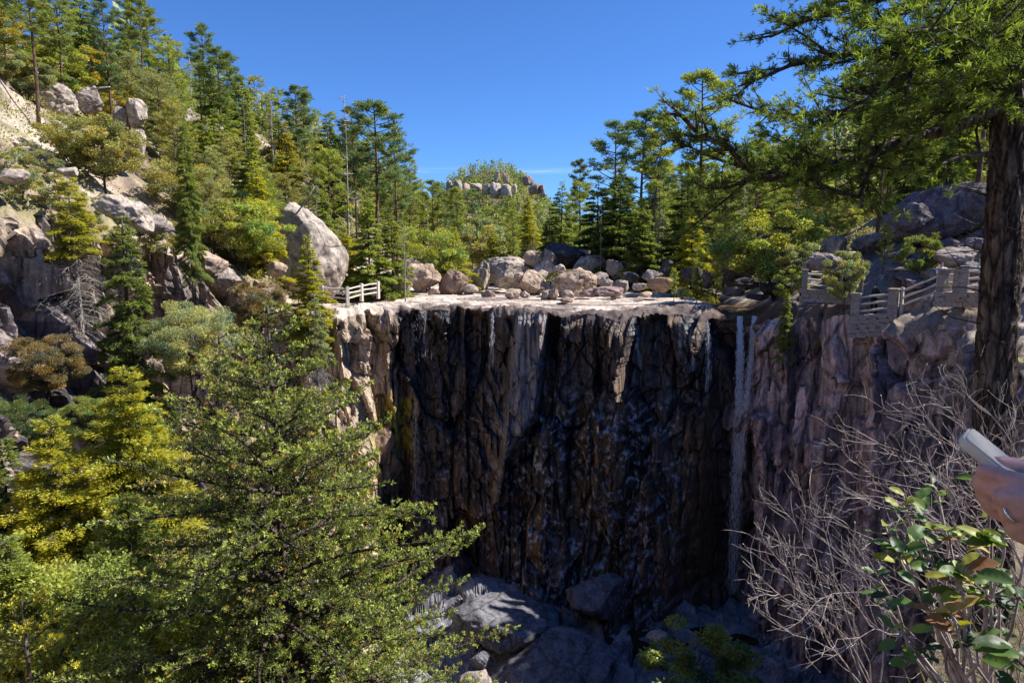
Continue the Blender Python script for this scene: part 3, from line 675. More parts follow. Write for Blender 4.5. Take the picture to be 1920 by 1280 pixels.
def okR(x, y):
    fr = float(np.interp(y, [36, 46, 60, 75, 100], [29, 25.5, 24.5, 27, 20]))
    return x > fr and inview(x, y) and float(rimd(x, y)) > 5 and free(x, y)
def okM(x, y): return -14 < x < 24 and y > 84 + .3 * abs(x) and free(x, y)
FILL = []
def fill(pts, pool, group, hs, seed):
    r = random.Random(seed)
    for x, y in pts:
        key, cols = r.choices(pool, [p[2] for p in pool])[0][:2]
        if y > 105: key = {'fir': 'firlow', 'pine': 'pinelow', 'ypine': 'pinelow', 'slim': 'firlow', 'oak': 'oak'}[key]
        h = {'fir': r.uniform(5, 10), 'firlow': r.uniform(6, 11), 'pine': r.uniform(9, 14), 'pinelow': r.uniform(9, 15), 'ypine': r.uniform(5, 9), 'slim': r.uniform(6, 9), 'oak': r.uniform(3.2, 5.6)}[key] * hs
        o = plant(key, (x, y, float(H(x, y)) - .15), h, r.choice(cols), wid=r.uniform(.85, 1.3), group=group)
        TREES[-1]['fill'] = group; FILL.append(TREES[-1])
poolL = [('ypine', ['yg', 'o', 'gr', 'g', 'yg'], 4), ('oak', ['o', 'yg', 'gr', 'o', 'y', 'g'], 5), ('fir', ['yg', 'y', 'g'], 3), ('pine', ['g', 'yg', 'b'], 3)]
poolR = [('fir', ['g', 'dg', 'yg'], 3), ('oak', ['yg', 'o', 'gr'], 3), ('pine', ['g', 'yg', 'dg'], 3), ('ypine', ['yg', 'g', 'o'], 3)]
poolM = [('fir', ['yg', 'g', 'y', 'gr'], 3), ('pine', ['g', 'yg', 'b'], 2), ('oak', ['gr', 'yg'], 2)]
fill(scatter(215, (-80, -11), (30, 200), 2.35, okL, 3), poolL, 'trees packed on the left slope', .95, 1)
fill([p for p in scatter(48, (-34, -15), (38, 66), 1.5, lambda x, y: okL(x, y) and all((x - t['o'].location.x) ** 2 + (y - t['o'].location.y) ** 2 > 2.6 for t in TREES), 8)], [('oak', ['o', 'gr', 'yg', 'gr', 'gold'], 5), ('ypine', ['gr', 'o', 'yg'], 4), ('fir', ['yg', 'y'], 1)], 'trees packed on the left slope', .85, 9)
fill(scatter(120, (18, 75), (38, 150), 2.8, okR, 4), poolR, 'trees packed on the right slope', 1.05, 2)
fill(scatter(60, (-14, 24), (84, 230), 3.4, okM, 5), poolM, 'trees filling the valley beyond the plateau', .95, 3)
SN = [(170,120,58,'on the left slope above the pale outcrops'),(455,180,72,'between the lone dark pine and the small dead tree'),(590,330,60,'above the top of the huge boulder'),(800,380,78,'behind the round leafy oak'),(1000,400,88,'left of the broad pointed valley fir'),(1400,300,62,'among the right bank pines above the tall dark boulder'),(1500,330,58,'above the bushy stream tree'),(300,150,60,'between the paired pines and the thin grey one')]
for i, (px, py, D, w_) in enumerate(SN): T('snag', px, py, D, 'g', 'bare dead tree ' + w_, wid=.7, var=i)
print('trees', len(TREES), len(FILL))

# far woods: too many to count, one mass
def far_wood(name, n, xr, yr, ok, seed, hr, cr, label, m=46, bs=1.0):
    r = np.random.RandomState(seed); g = Geo(); sp = []
    while len(sp) < n:
        x = r.uniform(*xr); y = r.uniform(*yr)
        if ok(x, y): sp.append((x, y))
    sp = np.array(sp); ZZ = H(sp[:, 0], sp[:, 1]) - .3
    for (x, y), z in zip(sp, ZZ):
        h = r.uniform(*hr); w = h * r.uniform(.2, .32)
        u = r.uniform(.12, 1, m); a = r.uniform(0, 6.28, m); shape = (1 - u) ** .7 if r.uniform() < .55 else np.sqrt(np.clip(u * (1.02 - u) * 4, 0, 1))
        rad = w * shape * r.uniform(.5, 1, m)
        p = np.stack([x + rad * np.cos(a), y + rad * np.sin(a), z + u * h], 1)
        d = np.stack([np.cos(a), np.sin(a), r.normal(0, .5, m)], 1)
        k = np.array(cr[r.randint(len(cr))]) * r.uniform(.75, 1.25)
        g.kites(p, d, r.normal(0, 1, (m, 3)) + [0, 0, 1], bs * h * .16 * r.uniform(.6, 1.3, m), bs * h * .11 * r.uniform(.6, 1.3, m), k[None] * r.uniform(.75, 1.25, (m, 1)))
        g.tube([(x, y, z), (x, y, z + h * .9)], [h * .018, h * .005], 3, (.06, .05, .04), cap=False)
    o = obj(name, g.mesh(name, M['leaf'])); tag(o, label, 'woods', kind='stuff'); return o
cols = [GREEN[k] for k in ('g', 'yg', 'g', 'dg', 'gr', 'b', 'o')]
far_wood('far_forest', 3600, (-150, 120), (215, 520), lambda x, y: inview(x, y, .5) and rnd.random() < .7 + .3 * (y < 330), 21, (5, 9), cols, 'distant green woods covering the far hill at the head of the valley')
far_wood('slope_forest', 1300, (-150, 140), (75, 260), lambda x, y: (x < -34 or x > 34) and inview(x, y, .86), 22, (5, 9.5), cols, 'unbroken woods filling in the upper slopes behind the single trees', 150, .5)

def undergrowth(name, n, xr, yr, ok, seed, label, cr, hr=(.4, 1.3), leaf=.16, m=60):
    r = np.random.RandomState(seed); g = Geo(); c = 0
    X = r.uniform(*xr, n * 4); Y = r.uniform(*yr, n * 4); Z = H(X, Y); Nn = fbm(X * .25, Y * .25, 0, 3, seed); RD = rimd(X, Y)
    for x, y, z, q, d in zip(X, Y, Z, Nn, RD):
        if q < -.05 or d < .5 or not ok(x, y): continue
        c += 1
        if c > n: break
        h = r.uniform(*hr); w = h * r.uniform(.7, 1.3)
        v = r.normal(0, 1, (m, 3)); v /= np.linalg.norm(v, axis=1)[:, None]; v[:, 2] = np.abs(v[:, 2])
        p = np.array([x, y, z - .1]) + v * (r.uniform(.3, 1, (m, 1)) ** .5) * [w, w, h]
        k = np.array(cr[r.randint(len(cr))]) * r.uniform(.7, 1.2); s_ = leaf * (.6 + y / 90)
        g.kites(p, v + r.normal(0, .4, (m, 3)), r.normal(0, 1, (m, 3)), s_ * r.uniform(.6, 1.3, m), s_ * r.uniform(.35, .7, m), k[None] * r.uniform(.7, 1.3, (m, 1)))
    o = obj(name, g.mesh(name, M['broad'])); tag(o, label, 'undergrowth', kind='stuff'); return o
uc = [GREEN[k] for k in ('o', 'gr', 'yg', 'o', 'g')] + [(.3, .25, .13), (.26, .21, .1)]
undergrowth('slope_undergrowth', 2600, (-75, -14), (28, 150), lambda x, y: inview(x, y, .8) and not (x > -13.5 and y < 80) and not (-35 < x < -19 and y < 48 and rnd.random() < .45), 31, 'low scrub and dry grass under the trees of the left slope', uc)
undergrowth('bank_undergrowth', 1500, (18, 60), (36, 120), lambda x, y: inview(x, y, .8) and x > float(np.interp(y, [36, 46, 60, 75, 100], [30, 25, 24, 26, 14])), 32, 'low scrub under the trees of the right bank', uc)
undergrowth('valley_undergrowth', 700, (-14, 24), (80, 160), lambda x, y: True, 33, 'low scrub between the valley trees behind the plateau', uc)

SB = [(60,235,38),(110,300,34.5),(35,320,33),(160,330,34),(215,345,35),(85,265,37),(270,330,37),(300,345,38),(20,290,34),(240,300,39),(180,290,38),(320,300,41)]
WH = ['just left of the second olive oak', 'on bare sand under the wide olive oak', 'at the very left edge above the dark cliff', 'on sand above the yellow skirted fir', 'near the cliff edge above the columnar fir', 'between the left edge outcrop and the oaks', 'below the steep pale rock rib', 'beside the foot of the slender bare-stemmed fir', 'under the pale outcrop at the left edge', 'at the foot of the steep pale rock rib', 'in the shade under the second olive oak', 'above the slender bare-stemmed fir']
for (px, py, D), w_ in zip(SB, WH):
    p = P(px, py, D); plant('bush', (p.x, p.y, float(H(p.x, p.y)) - .1), rnd.uniform(.9, 1.9), rnd.choice(['o', 'gr', 'gr', 'o']), 'low scrubby bush ' + w_, wid=1.1)
# ------------------------------------------------------------ boulders
def rock_mesh(name, seed, d, sub=4, cuts=9, rough=.1, boxy=0):
    bm = bmesh.new(); bmesh.ops.create_icosphere(bm, subdivisions=sub, radius=1.0)
    me = bpy.data.meshes.new(name); bm.to_mesh(me); bm.free()
    n = len(me.vertices); v = np.empty(n * 3, np.float32); me.vertices.foreach_get('co', v); v = v.reshape(-1, 3).astype(float)
    r = np.random.RandomState(seed); o = r.uniform(-50, 50, 3)
    v *= (1 + .22 * fbm(v[:, 0] * 1.1 + o[0], v[:, 1] * 1.1 + o[1], v[:, 2] * 1.1 + o[2], 3, 200))[:, None]
    if boxy: v = np.sign(v) * np.abs(v) ** .45 * .8
    for i in range(cuts):
        q = r.normal(0, 1, 3); q /= np.linalg.norm(q); k = r.uniform(.55, .85)
        t = v @ q - k; v -= np.where(t > 0, t * .97, 0)[:, None] * q
    v += (v / np.linalg.norm(v, axis=1)[:, None]) * (rough * fbm(v[:, 0] * 3 + o[1], v[:, 1] * 3 + o[2], v[:, 2] * 3 + o[0], 4, 210) + rough * .45 * fbm(v[:, 0] * 11 + o[1], v[:, 1] * 11, v[:, 2] * 11 + o[0], 3, 211))[:, None]
    v -= (v / np.linalg.norm(v, axis=1)[:, None]) * (rough * .6 * np.clip(fbm(v[:, 0] * 5 + o[0], v[:, 1] * 5, v[:, 2] * 2.5 + o[1], 3, 215) - .1, 0, 1))[:, None]
    v *= np.asarray(d) * .5
    me.vertices.foreach_set('co', v.astype(np.float32).ravel()); me.polygons.foreach_set('use_smooth', np.ones(len(me.polygons), bool))
    me.materials.append(M['boulder']); me.update(); return me
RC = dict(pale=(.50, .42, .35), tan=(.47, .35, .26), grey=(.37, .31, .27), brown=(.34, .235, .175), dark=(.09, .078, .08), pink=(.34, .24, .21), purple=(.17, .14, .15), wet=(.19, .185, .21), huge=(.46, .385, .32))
bn = 0
def boulder(px, py, D, wpx, hpx, colr, label, rot=None, deep=.9, sub=5, cuts=13, name='boulder', cat='boulder', group=None, rough=.13, tilt=0, boxy=0):
    """centre px,py in the photograph, seen width and height in pixels at D metres"""
    global bn; bn += 1
    p = P(px, py, D); w = wpx * D / F; h = hpx * D / F * 1.16; p.z -= h * .07
    o = obj(name, rock_mesh(name, 300 + bn, (w, w * deep, h), sub, cuts, rough, boxy), None, p)
    o.rotation_euler = (rnd.uniform(-.1, .1), tilt, rnd.uniform(0, .4) if rot is None else rot)
    o.color = (*RC[colr], 1); tag(o, label, cat, group); return o
B = boulder
B(574, 462, 52, 134, 158, 'huge', 'huge egg-shaped pale boulder standing on the left slope above the railing', deep=1.0, sub=6, cuts=4, rough=.07, tilt=-.36)
B(745, 535, 58, 66, 40, 'grey', 'flat-topped grey boulder right behind the end of the left railing', cuts=12)
B(618, 530, 53.5, 44, 44, 'tan', 'small cracked boulder under the lower right side of the huge one')
B(672, 525, 58, 80, 42, 'brown', 'long shaded boulder behind the left railing')
B(792, 515, 63, 74, 56, 'tan', 'mossy tan boulder between the dead fir and the round brown one')
B(770, 498, 66, 50, 40, 'grey', 'grey rock half hidden behind the bare dead fir')
B(850, 527, 63, 64, 52, 'brown', 'round brown boulder with a smooth hollow face on the plateau', cuts=7)
B(950, 508, 67, 96, 58, 'grey', 'large rounded grey boulder in the middle of the plateau', sub=5)
B(945, 492, 72, 84, 34, 'pale', 'pale flat slab lying on top of the grey boulders behind the plateau')
B(905, 515, 70, 40, 56, 'pale', 'pale split rock left of the large rounded grey boulder')
B(996, 527, 62, 64, 44, 'tan', 'tan wedge boulder in front of the large rounded grey one', cuts=8)
B(975, 520, 62.5, 26, 22, 'tan', 'small overhanging tan block leaning on the wedge boulder')
B(1022, 500, 69, 52, 32, 'pale', 'pale rounded rock behind the wedge boulder')
B(1014, 515, 66, 30, 20, 'pale', 'thin pale slab between the wedge boulder and the knobbly one')
B(1072, 527, 60, 96, 54, 'tan', 'big knobbly boulder with a pitted top near the plateau middle', sub=5, rough=.16)
B(1050, 503, 62, 26, 20, 'pale', 'small pointed stone perched behind the knobbly boulder')
B(962, 548, 57, 34, 26, 'tan', 'small pointed boulder standing alone on bright sand', deep=.8)
B(985, 552, 57, 20, 14, 'pale', 'low stone touching the pointed boulder on the sand')
B(1022, 552, 56, 20, 24, 'grey', 'upright little grey stone left of its brown neighbour')
B(1038, 551, 56, 24, 24, 'brown', 'upright little brown stone below the knobbly boulder')
B(1064, 552, 55, 28, 16, 'grey', 'smooth oval grey stone below the knobbly boulder')
B(1060, 562, 53, 30, 12, 'brown', 'low brown rock in dry grass near the rim')
B(915, 551, 58, 28, 24, 'brown', 'low brown stone with dry grass on the sand', cuts=7)
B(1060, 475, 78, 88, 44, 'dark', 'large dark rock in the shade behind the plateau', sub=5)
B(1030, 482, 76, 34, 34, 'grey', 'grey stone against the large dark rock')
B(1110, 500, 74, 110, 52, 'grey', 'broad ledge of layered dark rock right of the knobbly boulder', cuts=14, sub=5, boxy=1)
B(1160, 503, 70, 60, 40, 'grey', 'jumbled grey rock at the foot of the right wood')
B(1190, 497, 72, 62, 34, 'brown', 'mossy brown slab under the drooping fir')
B(1138, 532, 60, 26, 18, 'grey', 'leftmost of the three round grey cobbles in a row on the rock')
B(1166, 534, 59, 34, 26, 'grey', 'middle and largest of the three round grey cobbles in a row on the rock')
B(1198, 536, 59, 30, 14, 'pale', 'rightmost and palest of the three round cobbles in a row on the rock')
B(1140, 545, 57, 70, 18, 'pink', 'low pinkish slab lying in front of the cobbles', cuts=12)
B(1238, 530, 57, 66, 34, 'brown', 'brown smooth boulder with a ridge left of the bent pine bush', sub=5)
B(1222, 515, 60, 46, 24, 'grey', 'grey boulder touching the brown ridged one from behind')
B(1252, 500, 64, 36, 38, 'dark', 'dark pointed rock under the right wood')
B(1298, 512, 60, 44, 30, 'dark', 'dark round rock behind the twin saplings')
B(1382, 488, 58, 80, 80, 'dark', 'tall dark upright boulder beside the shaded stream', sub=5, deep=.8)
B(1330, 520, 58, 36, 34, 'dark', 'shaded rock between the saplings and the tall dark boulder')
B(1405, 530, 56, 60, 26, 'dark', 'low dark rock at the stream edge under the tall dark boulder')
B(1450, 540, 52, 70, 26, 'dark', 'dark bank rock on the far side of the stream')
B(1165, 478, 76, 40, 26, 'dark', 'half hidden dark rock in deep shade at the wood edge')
B(1782, 388, 44, 232, 92, 'purple', 'enormous overhanging rock like a whale above the right path', sub=6, deep=.6, cuts=3, rough=.08, tilt=-.2, rot=.05)
B(1712, 406, 43, 84, 50, 'purple', 'rounded snout of rock at the left end of the overhanging one', sub=5)
B(1790, 440, 44, 60, 26, 'pink', 'pinkish block wedged under the overhanging rock')
B(1562, 462, 48, 58, 42, 'grey', 'squarish grey boulder behind the upper railing', cuts=12)
B(1548, 488, 44, 60, 34, 'grey', 'smooth grey boulder just behind the upper railing corner')
B(1640, 455, 50, 90, 40, 'grey', 'long grey rock under the trees behind the path')
B(1700, 515, 38.5, 70, 24, 'purple', 'dark ledge rock below the small oak on the path slope', cuts=12)
B(1800, 478, 37, 90, 36, 'grey', 'layered grey outcrop climbing beside the path', cuts=13, sub=5)
B(1820, 505, 35.5, 60, 34, 'purple', 'purplish outcrop behind the seated person', cuts=12)
B(1730, 492, 40, 80, 16, 'pale', 'low pale slab beside the path')
B(1690, 505, 39, 60, 14, 'grey', 'thin grey step of rock at the path edge')
# left slope outcrops
B(5, 255, 40, 60, 56, 'pale', 'pale rounded outcrop cut by the left edge of the picture', sub=5)
B(95, 185, 50, 90, 60, 'pale', 'pale cracked outcrop high on the left slope under the tall pines', cuts=12, sub=5)
B(165, 180, 52, 60, 44, 'grey', 'second pale outcrop on the left slope, half behind an oak', cuts=12)
B(255, 208, 54, 40, 46, 'pale', 'white upright block below the paired tall pines', cuts=12)
B(228, 215, 54, 28, 40, 'grey', 'narrow grey block touching the white upright block')
B(345, 212, 58, 44, 30, 'pale', 'pale rock showing between trees under the lone dark pine')
B(262, 265, 48, 28, 60, 'pale', 'steep pale rock rib on the left slope below the white block', cuts=12)
B(240, 395, 33, 110, 56, 'pale', 'long pale slab at the top edge of the left cliff', cuts=12, sub=5, tilt=.35)
B(420, 520, 40, 70, 44, 'grey', 'cracked grey rock on the ledge left of the rusty oak', cuts=12)
B(500, 540, 43, 50, 36, 'tan', 'tan ledge rock behind the rusty oak', cuts=12)
# bottom of the gorge
B(955, 1150, 40.5, 250, 84, 'wet', 'wide pale slab at the foot of the falls wall beside the big fir branch', cuts=14, sub=5)
B(1030, 1245, 37, 280, 100, 'wet', 'rounded grey slab in the shade at the gorge bottom', cuts=12, sub=5)
B(900, 1235, 36, 50, 34, 'wet', 'upright grey block at the bottom edge near the big fir')
B(895, 1270, 35, 70, 26, 'grey', 'pale flat stone at the very bottom edge')
B(1232, 1192, 37, 46, 16, 'pale', 'whitish flat stone at the plunge pool behind the sunlit bush')
B(1120, 1110, 42, 130, 80, 'wet', 'dark blocky rock fallen at the centre of the wall foot', cuts=12, sub=5)
B(712, 830, 48, 60, 80, 'brown', 'wet brown bulging rock with moss on the sunlit cliff nose', sub=5)
# ledges beside the right path
for (px, py, D, w_, h_, c_, l_) in [(1672, 522, 40.5, 50, 20, 'purple', 'dark ledge up the slope behind the standing person in black'), (1715, 532, 37, 50, 22, 'purple', 'broken ledge just above the sloping railing'), (1745, 515, 37.5, 46, 20, 'grey', 'grey step of rock left of the seated person'),
        (1780, 455, 40, 60, 20, 'purple', 'flat purplish ledge under the whale-like rock'), (1830, 455, 37, 50, 30, 'purple', 'dark crag between the whale-like rock and the near pine trunk'), (1755, 470, 40, 44, 16, 'grey', 'thin grey ledge above the low pale slab'),
        (1690, 478, 42, 50, 16, 'grey', 'low grey ledge left of the small oak stem'), (1610, 500, 42, 40, 20, 'grey', 'grey rock behind the small round tree'), 
        (1715, 565, 36.6, 60, 24, 'purple', 'dark shelf showing through the sloping railing'), (1590, 480, 46, 50, 22, 'pale', 'pale rock between the squarish boulder and the path')]:
    B(px, py, D, w_, h_, c_, l_, cuts=14)
# more rocks along the foot of the wood and the slopes
for (px, py, D, w_, h_, c_, l_) in [(812, 545, 60, 26, 14, 'tan', 'small tan stone left of the round brown boulder'), (880, 540, 62, 34, 18, 'pale', 'pale low stone at the right foot of the round brown boulder'), (700, 548, 55, 24, 12, 'grey', 'small grey stone at the end post of the left railing'),
        (1105, 548, 57, 44, 14, 'pink', 'flat pinkish step right of the knobbly boulder'), (1210, 552, 55, 30, 12, 'tan', 'flat tan stone under the brown ridged boulder'), (1095, 478, 78, 40, 26, 'grey', 'grey stone right of the large dark rock'),
        (1000, 485, 76, 40, 28, 'tan', 'tan rock behind the pale rounded one'), (1125, 520, 66, 40, 24, 'grey', 'grey stone at the left foot of the jumbled rock'), (1180, 520, 64, 40, 20, 'dark', 'dark flat stone behind the three round cobbles'),
        (1270, 548, 53, 24, 10, 'tan', 'small stone in the scrub of the bent pine bush'), (1420, 556, 50, 50, 14, 'dark', 'low dark stone standing in the stream'), (1375, 545, 53, 40, 18, 'brown', 'brown stone on the near bank of the stream'),
        (455, 470, 47, 50, 34, 'grey', 'grey rock among the trees left of the huge boulder'), (520, 505, 46, 40, 30, 'tan', 'tan rock under the left foot of the huge boulder'), (290, 420, 36, 70, 40, 'grey', 'dark-edged slab at the cliff top right of the long pale slab'),
        (395, 490, 39, 60, 40, 'tan', 'tan crag on the cliff edge below the slender fir'), (30, 330, 31.5, 60, 30, 'pale', 'pale rock at the cliff top beside the left edge'), (130, 320, 34, 40, 18, 'pale', 'pale stone in the sand behind the yellow skirted fir'),
        (60, 140, 56, 50, 36, 'grey', 'grey crag in the upper left trees above the pale cracked outcrop'), (190, 250, 46, 40, 30, 'pale', 'pale rock half hidden by the second olive oak'), (400, 240, 60, 40, 26, 'grey', 'grey rock on the slope below the lone dark pine')]:
    B(px, py, D, w_, h_, c_, l_, cuts=12, sub=4)
# rock towers on the far hill
def tower(px, py, D, wpx, hpx, label, colr='tan'):
    g = Geo(); w = wpx * D / F; h = hpx * D / F; k = 1
    o = B(px, py, D, wpx * 1.15, hpx * .95, colr, label, cuts=8, boxy=1, sub=4, name='rock_tower', cat='rock outcrop', group='rock towers on the far hill', rough=.19, rot=rnd.uniform(0, 3))
    return o
tower(842, 350, 380, 16, 30, 'leftmost dark tower of the far hill rock band', 'grey')
tower(857, 352, 378, 20, 36, 'second dark tower from the left in the far hill rock band', 'grey')
tower(874, 357, 372, 18, 34, 'pale-faced third block from the left in the far hill rock band', 'tan')
tower(892, 350, 380, 22, 16, 'low pale ledge right of the pale-faced block on the far hill', 'pale')
tower(913, 353, 383, 18, 22, 'squat pale block in the middle of the far hill rock band', 'pale')
tower(932, 332, 392, 12, 28, 'slim tan pillar just under the top of the far hill')
tower(948, 334, 392, 11, 28, 'second tan pillar under the top of the far hill, right of the slim one')
tower(930, 355, 381, 22, 30, 'wide pale rock face below the two pillars of the far hill', 'pale')
tower(948, 358, 379, 22, 32, 'pale face right of the widest one on the far hill', 'pale')
tower(964, 352, 384, 12, 24, 'small pale stack between the pillars and the right skyline block', 'pale')
tower(989, 336, 395, 18, 22, 'square block on the right skyline of the far hill', 'pink')
tower(1003, 353, 385, 22, 24, 'dark block left of the last one on the far hill skyline', 'brown')
tower(1017, 356, 384, 12, 24, 'last and lowest reddish block at the right end of the far hill', 'pink')
# fallen log leaning on the huge boulder
g = Geo(); a = P(508, 462, 50.0); b = P(590, 352, 49.5); n = 8
g.tube([a.lerp(b, i / 7) + Vector((0, 0, .12 * math.sin(i))) for i in range(8)], np.linspace(.13, .03, 8), 7)
o = obj('fallen_trunk', g.mesh('fallen_trunk', M['dead'], True)); tag(o, 'thin bleached dead trunk leaning across the front of the huge boulder', 'fallen tree')
g = Geo(); g.tube([P(170, 168, 44), P(190, 165, 44), P(207, 163, 44.4)], [.07, .06, .03], 6)
o = obj('fallen_trunk', g.mesh('fallen_trunk', M['dead'], True)); tag(o, 'short bleached log lying high on the left slope above the oaks', 'fallen tree')

# ------------------------------------------------------------ railings
m, nt = newmat('weathered_rail'); g_ = N(nt, 'ShaderNodeTexCoord').outputs['Object']
c_ = mixc(nt, noise(nt, mapped(nt, g_, (6, 6, 6)), 3, 6, .7), (.44, .38, .33), (.74, .67, .6)); principled(nt, c_, .85, bump(nt, noise(nt, g_, 25, 4, .6), .4, .02), .2); M['rail'] = m
m, nt = newmat('stone_masonry'); g_ = N(nt, 'ShaderNodeTexCoord').outputs['Object']
vo = N(nt, 'ShaderNodeTexVoronoi', feature='DISTANCE_TO_EDGE'); vo.inputs['Scale'].default_value = 3.6; nt.links.new(mapped(nt, g_, (1, 1, 1.5)), vo.inputs['Vector'])
vc = N(nt, 'ShaderNodeTexVoronoi'); vc.inputs['Scale'].default_value = 3.6; nt.links.new(mapped(nt, g_, (1, 1, 1.5)), vc.inputs['Vector'])
sr = N(nt, 'ShaderNodeSeparateColor'); nt.links.new(vc.outputs['Color'], sr.inputs[0])
c_ = ramp(nt, sr.outputs[0], [(0, (.28, .2, .18)), (.5, (.36, .33, .3)), (1, (.42, .3, .22))])
c_ = mixc(nt, ramp(nt, vo.outputs[0], [(.02, 1), (.07, 0)]), c_, (.42, .4, .38)); c_ = mixc(nt, 1.0, c_, ramp(nt, noise(nt, g_, 12, 5, .7), [(.3, .65), (.7, 1.25)]), 'MULTIPLY')
principled(nt, c_, .9, bump(nt, ramp(nt, vo.outputs[0], [(0, 0), (.1, 1)]), .8, .04), .2); M['stone'] = m
def railing(name, pts, label, rails=3, rail_h=1.0, post=(.2, .2), postmat='rail', base=None, thick=.058):
    """pts: list of ground points; posts at each, rails between"""
    root = empty(name, pts[0]); tag(root, label, 'railing'); O = Vector(pts[0])
    for i, p in enumerate(pts):
        g = Geo(); q = Vector(p) - O; a = math.atan2(pts[min(i + 1, len(pts) - 1)][1] - pts[max(i - 1, 0)][1], pts[min(i + 1, len(pts) - 1)][0] - pts[max(i - 1, 0)][0])
        g.box(q + Vector((0, 0, rail_h * .5 - .1)), (post[0], post[1], rail_h + .35), Matrix.Rotation(a, 3, 'Z'), jit=.012)
        if postmat == 'stone': g.box(q + Vector((0, 0, rail_h * 1.0 + .11)), (post[0] + .08, post[1] + .08, .09), Matrix.Rotation(a, 3, 'Z'), jit=.01)
        obj('post', g.mesh('railing_post', M[postmat]), root)
    for i in range(len(pts) - 1):
        a, b = Vector(pts[i]) - O, Vector(pts[i + 1]) - O
        for k in range(rails):
            z = rail_h * (.9 - .34 * k) if rails == 3 else rail_h * (.85 - .4 * k); g = Geo()
            s = [a.lerp(b, t) + Vector((0, 0, z + rnd.uniform(-.02, .02))) for t in (0, .25, .5, .75, 1)]
            g.tube(s, [thick * rnd.uniform(.85, 1.1) for _ in s], 8, cap=False)
            obj('rail', g.mesh('railing_rail', M['rail'], True), root)
    return root
def gp(px, py, D, dz=0):
    p = P(px, py, D); return (p.x, p.y, p.z + dz)
railing('rail_fence', [gp(586, 562, 47.5), gp(604, 563, 47.5), gp(652, 565, 47.2), gp(678, 558, 49), gp(709, 553, 50.5)], 'pale wooden railing with stubby posts along the left end of the rim', 3, .95)
railing('rail_fence', [gp(1508, 541, 41.5), gp(1560, 544, 41.0), gp(1612, 548, 40)], 'sunlit upper railing with log rails on a stone parapet right of the falls', 3, 1.0, (.3, .3), 'stone')
railing('rail_fence', [gp(1512, 522, 45), gp(1568, 519, 45.5)], 'short stretch of railing seen behind the sunlit upper railing', 2, .9, (.42, .42), 'stone')
railing('stone_railing', [gp(1604, 592, 37.5), gp(1674, 585, 36.2)], 'lower railing between two masonry pillars in front of the crouching person', 3, 1.1, (.45, .4), 'stone')
railing('rail_fence', [gp(1690, 582, 36), gp(1757, 556, 34.5)], 'railing that slopes up beside the stone steps', 3, 1.15, (.12, .12), 'rail')
railing('stone_railing', [gp(1770, 545, 34), gp(1800, 549, 33.0)], 'low masonry wall end in front of the seated person', 2, .95, (.5, .45), 'stone')
railing('rail_fence', [gp(1806, 546, 32.5), gp(1850, 545, 32.0)], 'pale railing beside the near pine trunk', 3, 1.05, (.3, .3), 'stone')
# masonry under the railings
def parapet(a, b, w, h, label):
    a, b = Vector(a), Vector(b); c = (a + b) / 2; d = b - a; ang = math.atan2(d.y, d.x); g = Geo()
    n = max(2, int(d.length / .45))
    rot = Matrix.Rotation(ang, 3, 'Z')
    for i in range(n):
        for r in range(max(1, int(h / .24))):
            q = a.lerp(b, (i + .5 + (.25 if r % 2 else -.0)) / n) - c
            g.box(q + Vector((0, 0, -r * .245 - .12)), (d.length / n * .97, w * rnd.uniform(.92, 1.04), .238), rot, jit=.014)
    o = obj('stone_parapet', g.mesh('stone_parapet', M['stone']), None, c); tag(o, label, 'stone wall'); return o
parapet(gp(1500, 541, 41.6), gp(1616, 549, 39.9), .6, .8, 'masonry footing under the sunlit upper railing')
parapet(gp(1594, 592, 37.6), gp(1684, 585, 36.1), .7, 1.3, 'masonry wall under the lower railing')
parapet(gp(1760, 547, 34.2), gp(1856, 547, 31.8), .7, .9, 'masonry wall under the railing beside the near pine trunk')

